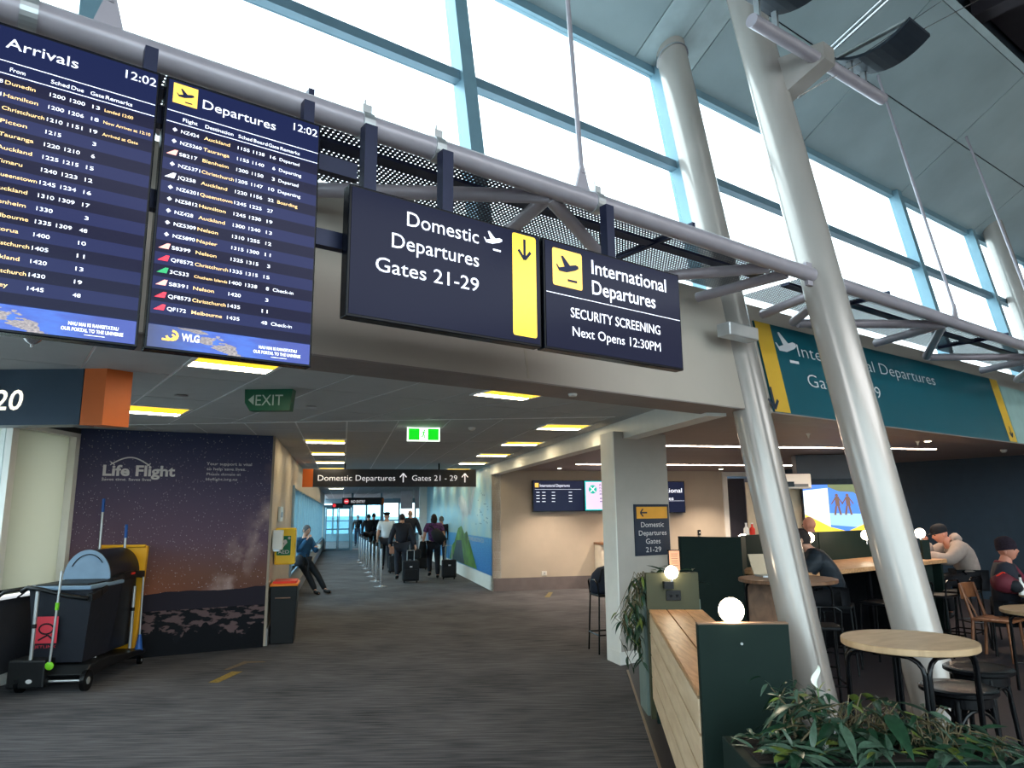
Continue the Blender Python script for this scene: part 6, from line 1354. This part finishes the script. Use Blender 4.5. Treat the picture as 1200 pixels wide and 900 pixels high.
M['purple'] = mat('purple patterned cloth', (84, 48, 92), .8, noise=.6, scale=26)
M['suit'] = mat('dark suit wool', (34, 36, 46), .8, noise=.12)
walk = dict(knl=(-.10, .16, .52), anl=(-.10, .05, .16), tol=(-.11, .19, .08), knr=(.10, -.02, .50), anr=(.10, -.12, .09), tor=(.11, .03, .04), hil=(-.09, .02, .92))
pilot = person('pilot in white short-sleeved shirt and dark cap walking away', onz(452, 671), Cv, dict(walk, wrr=(.28, -.10, .93)), 'whiteshirt', 'darkcloth', hstyle='pilot', sleeve='short', s=1.02, build=1.12)
person('man in a dark suit walking away while pulling a black suitcase', onz(470, 682), Cv, dict(walk, elr=(.27, -.12, 1.18), wrr=(.33, -.22, .93), ell=(-.27, -.02, 1.16), wrl=(-.30, .10, .96)), 'suit', 'suit', sleeve='coat', s=.99, build=1.2)
person('woman in purple patterned top with dark shoulder bag walking away', onz(508, 678), Cv, dict(walk, ell=(-.27, -.04, 1.18), wrl=(-.30, .02, .97), elr=(.26, -.1, 1.2), wrr=(.26, -.2, .98)), 'purple', 'darkcloth', hstyle='long', sleeve='short', s=.98, build=1.12)
person('bald man in a dark jacket walking ahead of the suited man', onz(480, 664), Cv, dict(walk, wrr=(.34, -.1, .95), elr=(.28, -.06, 1.15)), 'suit', 'darkcloth', hstyle='bald', sleeve='coat', s=1.06, build=1.12)
person('fair haired person mostly hidden ahead of the woman in purple', onz(517, 667), Cv, walk, 'blackcloth', 'darkcloth', hair='hairgrey', s=.94)
for (q, m_, lab) in (((430, 654), 'blackcloth', 'person in black standing at the far corridor end, leftmost of three'), ((437, 653), 'darkcloth', 'person in dark clothes at the far corridor end, middle of three'), ((423, 651), 'suit', 'distant person near the glass partition, rightmost pair member')):
    pass
person('distant person in black left of the pilot beyond the stanchions', onz(431, 652), Cv, dict(walk, elr=(.3, .1, 1.25), wrr=(.15, .25, 1.3)), 'blackcloth', 'blackcloth', s=1.0)
person('distant person in dark jacket directly beside the pilot head', onz(437, 651), Cv, walk, 'darkcloth', 'blackcloth', s=1.02)
person('faint distant person seen through the glass partition', onz(418.5, 640), -Cv, None, 'blackcloth', 'darkcloth', s=.98)
# shoulder bag of the woman and the jacket on her arm
q = onz(508, 678); bg = thing('shoulder_bag', 'large black shoulder bag on the back of the woman in purple', 'bag', q + V((.12, -.2, 1.0)))
MB().tube([q + V((.02, -.20, 1.28)), q + V((.14, -.23, 1.12)), q + V((.27, -.2, .98))], [.10, .16, .13], 14).build('bag_body', M['fabric'], bg, smooth=True); MB().tube([q + V((-.12, -.10, 1.40)), q + V((-.02, -.16, 1.36)), q + V((.1, -.2, 1.2))], .018, 8).build('strap', M['fabric'], bg)
bg = thing('folded_coat', 'black coat hanging from the left arm of the woman in purple', 'coat', q + V((-.3, 0, .9))); MB().tube([q + V((-.28, -.02, 1.0)), q + V((-.29, -.02, .85)), q + V((-.28, -.02, .55))], [.06, .10, .09], 12).build('coat_body', M['blackcloth'], bg, smooth=True); MB().tube([q + V((-.33, -.06, .98)), q + V((-.36, -.06, .72))], [.04, .05], 10).build('sleeve', M['blackcloth'], bg, smooth=True)
# man leaning at the window
lm = person('man in blue sweater leaning on the corridor window sill, hand at mouth', cp(17.15, -.84) * 1, (.80, -.60),
       dict(pelvis=(0, 0, .70), spine=(0, .0, .88), chest=(0, .02, 1.07), neck=(0, .04, 1.24), head=(0, .08, 1.375), shl=(-.18, .02, 1.15), shr=(.18, .02, 1.15),
            elr=(.24, .10, .90), wrr=(.07, .20, 1.18), ell=(-.24, .14, .90), wrl=(-.10, .33, 1.0),
            hil=(-.09, .04, .68), knl=(-.10, .38, .42), anl=(-.10, .68, .10), tol=(-.14, .84, .05), hir=(.09, .04, .68), knr=(.10, .36, .38), anr=(.10, .60, .09), tor=(.12, .76, .04)),
       'bluesweater', 'blackcloth', hair='hairgrey', yaw=R(8), tilt=R(-8), s=1.0)
q = cp(17.15, -.84); fw_ = V((.80, -.60, 0)); cu_ = thing('cup', 'small pale cup held by the man in the blue sweater', 'cup', q + fw_ * .42 + Z * 1.0)
rgt = V((-.60, -.80, 0)); c_ = q + fw_ * .42 - rgt * .10 + Z * .98; MB().lathe(c_, [(.03, 0), (.04, .09)], 14).build('cup_body', M['white'], cu_); MB().lathe(c_ + Z * .09, [(.042, 0), (.042, .012)], 14).build('cup_lid', M['walnut'], cu_)
bg = thing('black_backpack', 'black backpack on the window sill behind the leaning man', 'bag', cp(16.7, -.85, .6)); c_ = cp(16.72, -.90, .62); MB().lathe(c_, [(.09, 0), (.11, .05), (.11, .14), (.07, .21), (.02, .24)], 14).build('bag_body', M['fabric'], bg, smooth=True); MB().tube([c_ + Cr * .14 + Z * .25, c_ + Cr * .2 + Z * .05, c_ + Cr * .2 - Z * .15], .014, 8).build('strap', M['fabric'], bg)
# man in the hoodie
hm = person('man in grey hoodie and black cap seated at the counter end', (6.20, 9.96, 0), (-.98, .12),
       dict(pelvis=(0, 0, .79), spine=(0, .03, .96), chest=(0, .14, 1.13), neck=(0, .25, 1.26), head=(0, .33, 1.36), shl=(-.19, .16, 1.19), shr=(.19, .16, 1.19),
            ell=(-.25, .36, 1.02), wrl=(-.16, .60, 1.09), elr=(.22, .40, 1.08), wrr=(.08, .50, 1.24),
            hil=(-.10, .03, .77), knl=(-.13, .42, .74), anl=(-.13, .36, .34), tol=(-.13, .50, .28), hir=(.10, .03, .77), knr=(.13, .42, .74), anr=(.13, .38, .30), tor=(.13, .52, .26)),
       'hoodie', 'blackcloth', hstyle='cap', sleeve='bulky', tilt=R(-14), build=1.12, skin='skin2')
mb = MB(); vv, ff = skinmesh([(0, .10, 1.24), (0, .14, 1.30), (0, .20, 1.35)], [(0, 1), (1, 2)], [(.10, .07), (.11, .09), (.085, .08)]); mb.add(vv, ff); mb.build('hood', M['hoodie'], hm, local=True, smooth=True)
ph = thing('black_phone', 'black phone lying under the hand of the hoodie man', 'phone', (5.55, 9.95, 1.05)); MB().box((5.48, 9.90, 1.05), (.09, 0, 0), (0, .15, 0), Z * .02).build('phone_body', M['black'], ph); MB().box((5.485, 9.905, 1.07), (.08, 0, 0), (0, .14, 0), Z * .002).build('glass', M['bezel'], ph)
# man in the beanie
bm = person('man in dark beanie, dark coat and maroon scarf seated at right', (5.88, 8.80, 0), (.88, -.48),
       dict(pelvis=(0, 0, .52), spine=(0, -.01, .70), chest=(0, .0, .90), neck=(0, .03, 1.08), head=(0, .06, 1.20), shl=(-.19, 0, .99), shr=(.19, 0, .99),
            ell=(-.26, .10, .76), wrl=(-.12, .32, .80), elr=(.26, .10, .76), wrr=(.14, .32, .80),
            hil=(-.10, .02, .50), knl=(-.13, .42, .48), anl=(-.13, .42, .09), tol=(-.13, .57, .04), hir=(.10, .02, .50), knr=(.13, .42, .48), anr=(.13, .42, .09), tor=(.13, .57, .04)),
       'suit', 'blackcloth', hstyle='beanie', sleeve='bulky', tilt=R(8), yaw=R(-18), build=1.25, skin='skin2')
mb = MB(); n = 18; mb.tube([(.085 * cos(2 * pi * k / n), .02 + .08 * sin(2 * pi * k / n), 1.04 - .02 * sin(2 * pi * k / n)) for k in range(n + 1)], .032, 10); mb.tube([(-.05, .10, 1.03), (-.07, .165, .90), (-.06, .17, .68)], [.03, .045, .045], 10); mb.build('scarf', M['scarf'], bm, local=True, smooth=True)
ch2 = thing('dark_chair', 'dark chair under the man in the beanie', 'chair', (5.88, 8.80, 0), rzof((.88, -.48))); MB().box((-.22, -.2, .40), (.44, 0, 0), (0, .42, 0), Z * .03).build('seat', M['black'], ch2, local=True, bevel=.01)
for sx_ in (-1, 1):
    for sy_ in (-1, 1): MB().tube([(.2 * sx_, .19 * sy_, 0), (.19 * sx_, .18 * sy_, .40)], .014, 8).build('leg', M['black'], ch2, local=True)
# bald man behind the partition and person in the ribbed jacket
person('bald man behind the green partition below the television', (4.12, 10.05, 0), (-.5, .86), None, 'blackcloth', 'blackcloth', hstyle='bald', sleeve='coat', build=1.15, s=.925, skin='skin2', yaw=R(10))
person('person in ribbed dark jacket seated half behind the leaning column', (3.50, 8.02, 0), (-.93, .36),
       dict(pelvis=(0, 0, .79), spine=(0, .04, .96), chest=(0, .14, 1.13), neck=(0, .24, 1.27), head=(0, .31, 1.38), shl=(-.19, .16, 1.19), shr=(.19, .16, 1.19),
            ell=(-.26, .34, .98), wrl=(-.18, .62, 1.09), elr=(.24, .38, 1.0), wrr=(.12, .60, 1.09),
            hil=(-.10, .03, .77), knl=(-.13, .40, .74), anl=(-.13, .34, .30), tol=(-.13, .48, .25), hir=(.10, .03, .77), knr=(.13, .40, .74), anr=(.13, .34, .30), tor=(.13, .48, .25)),
       'ribbed', 'blackcloth', sleeve='bulky', build=1.1)
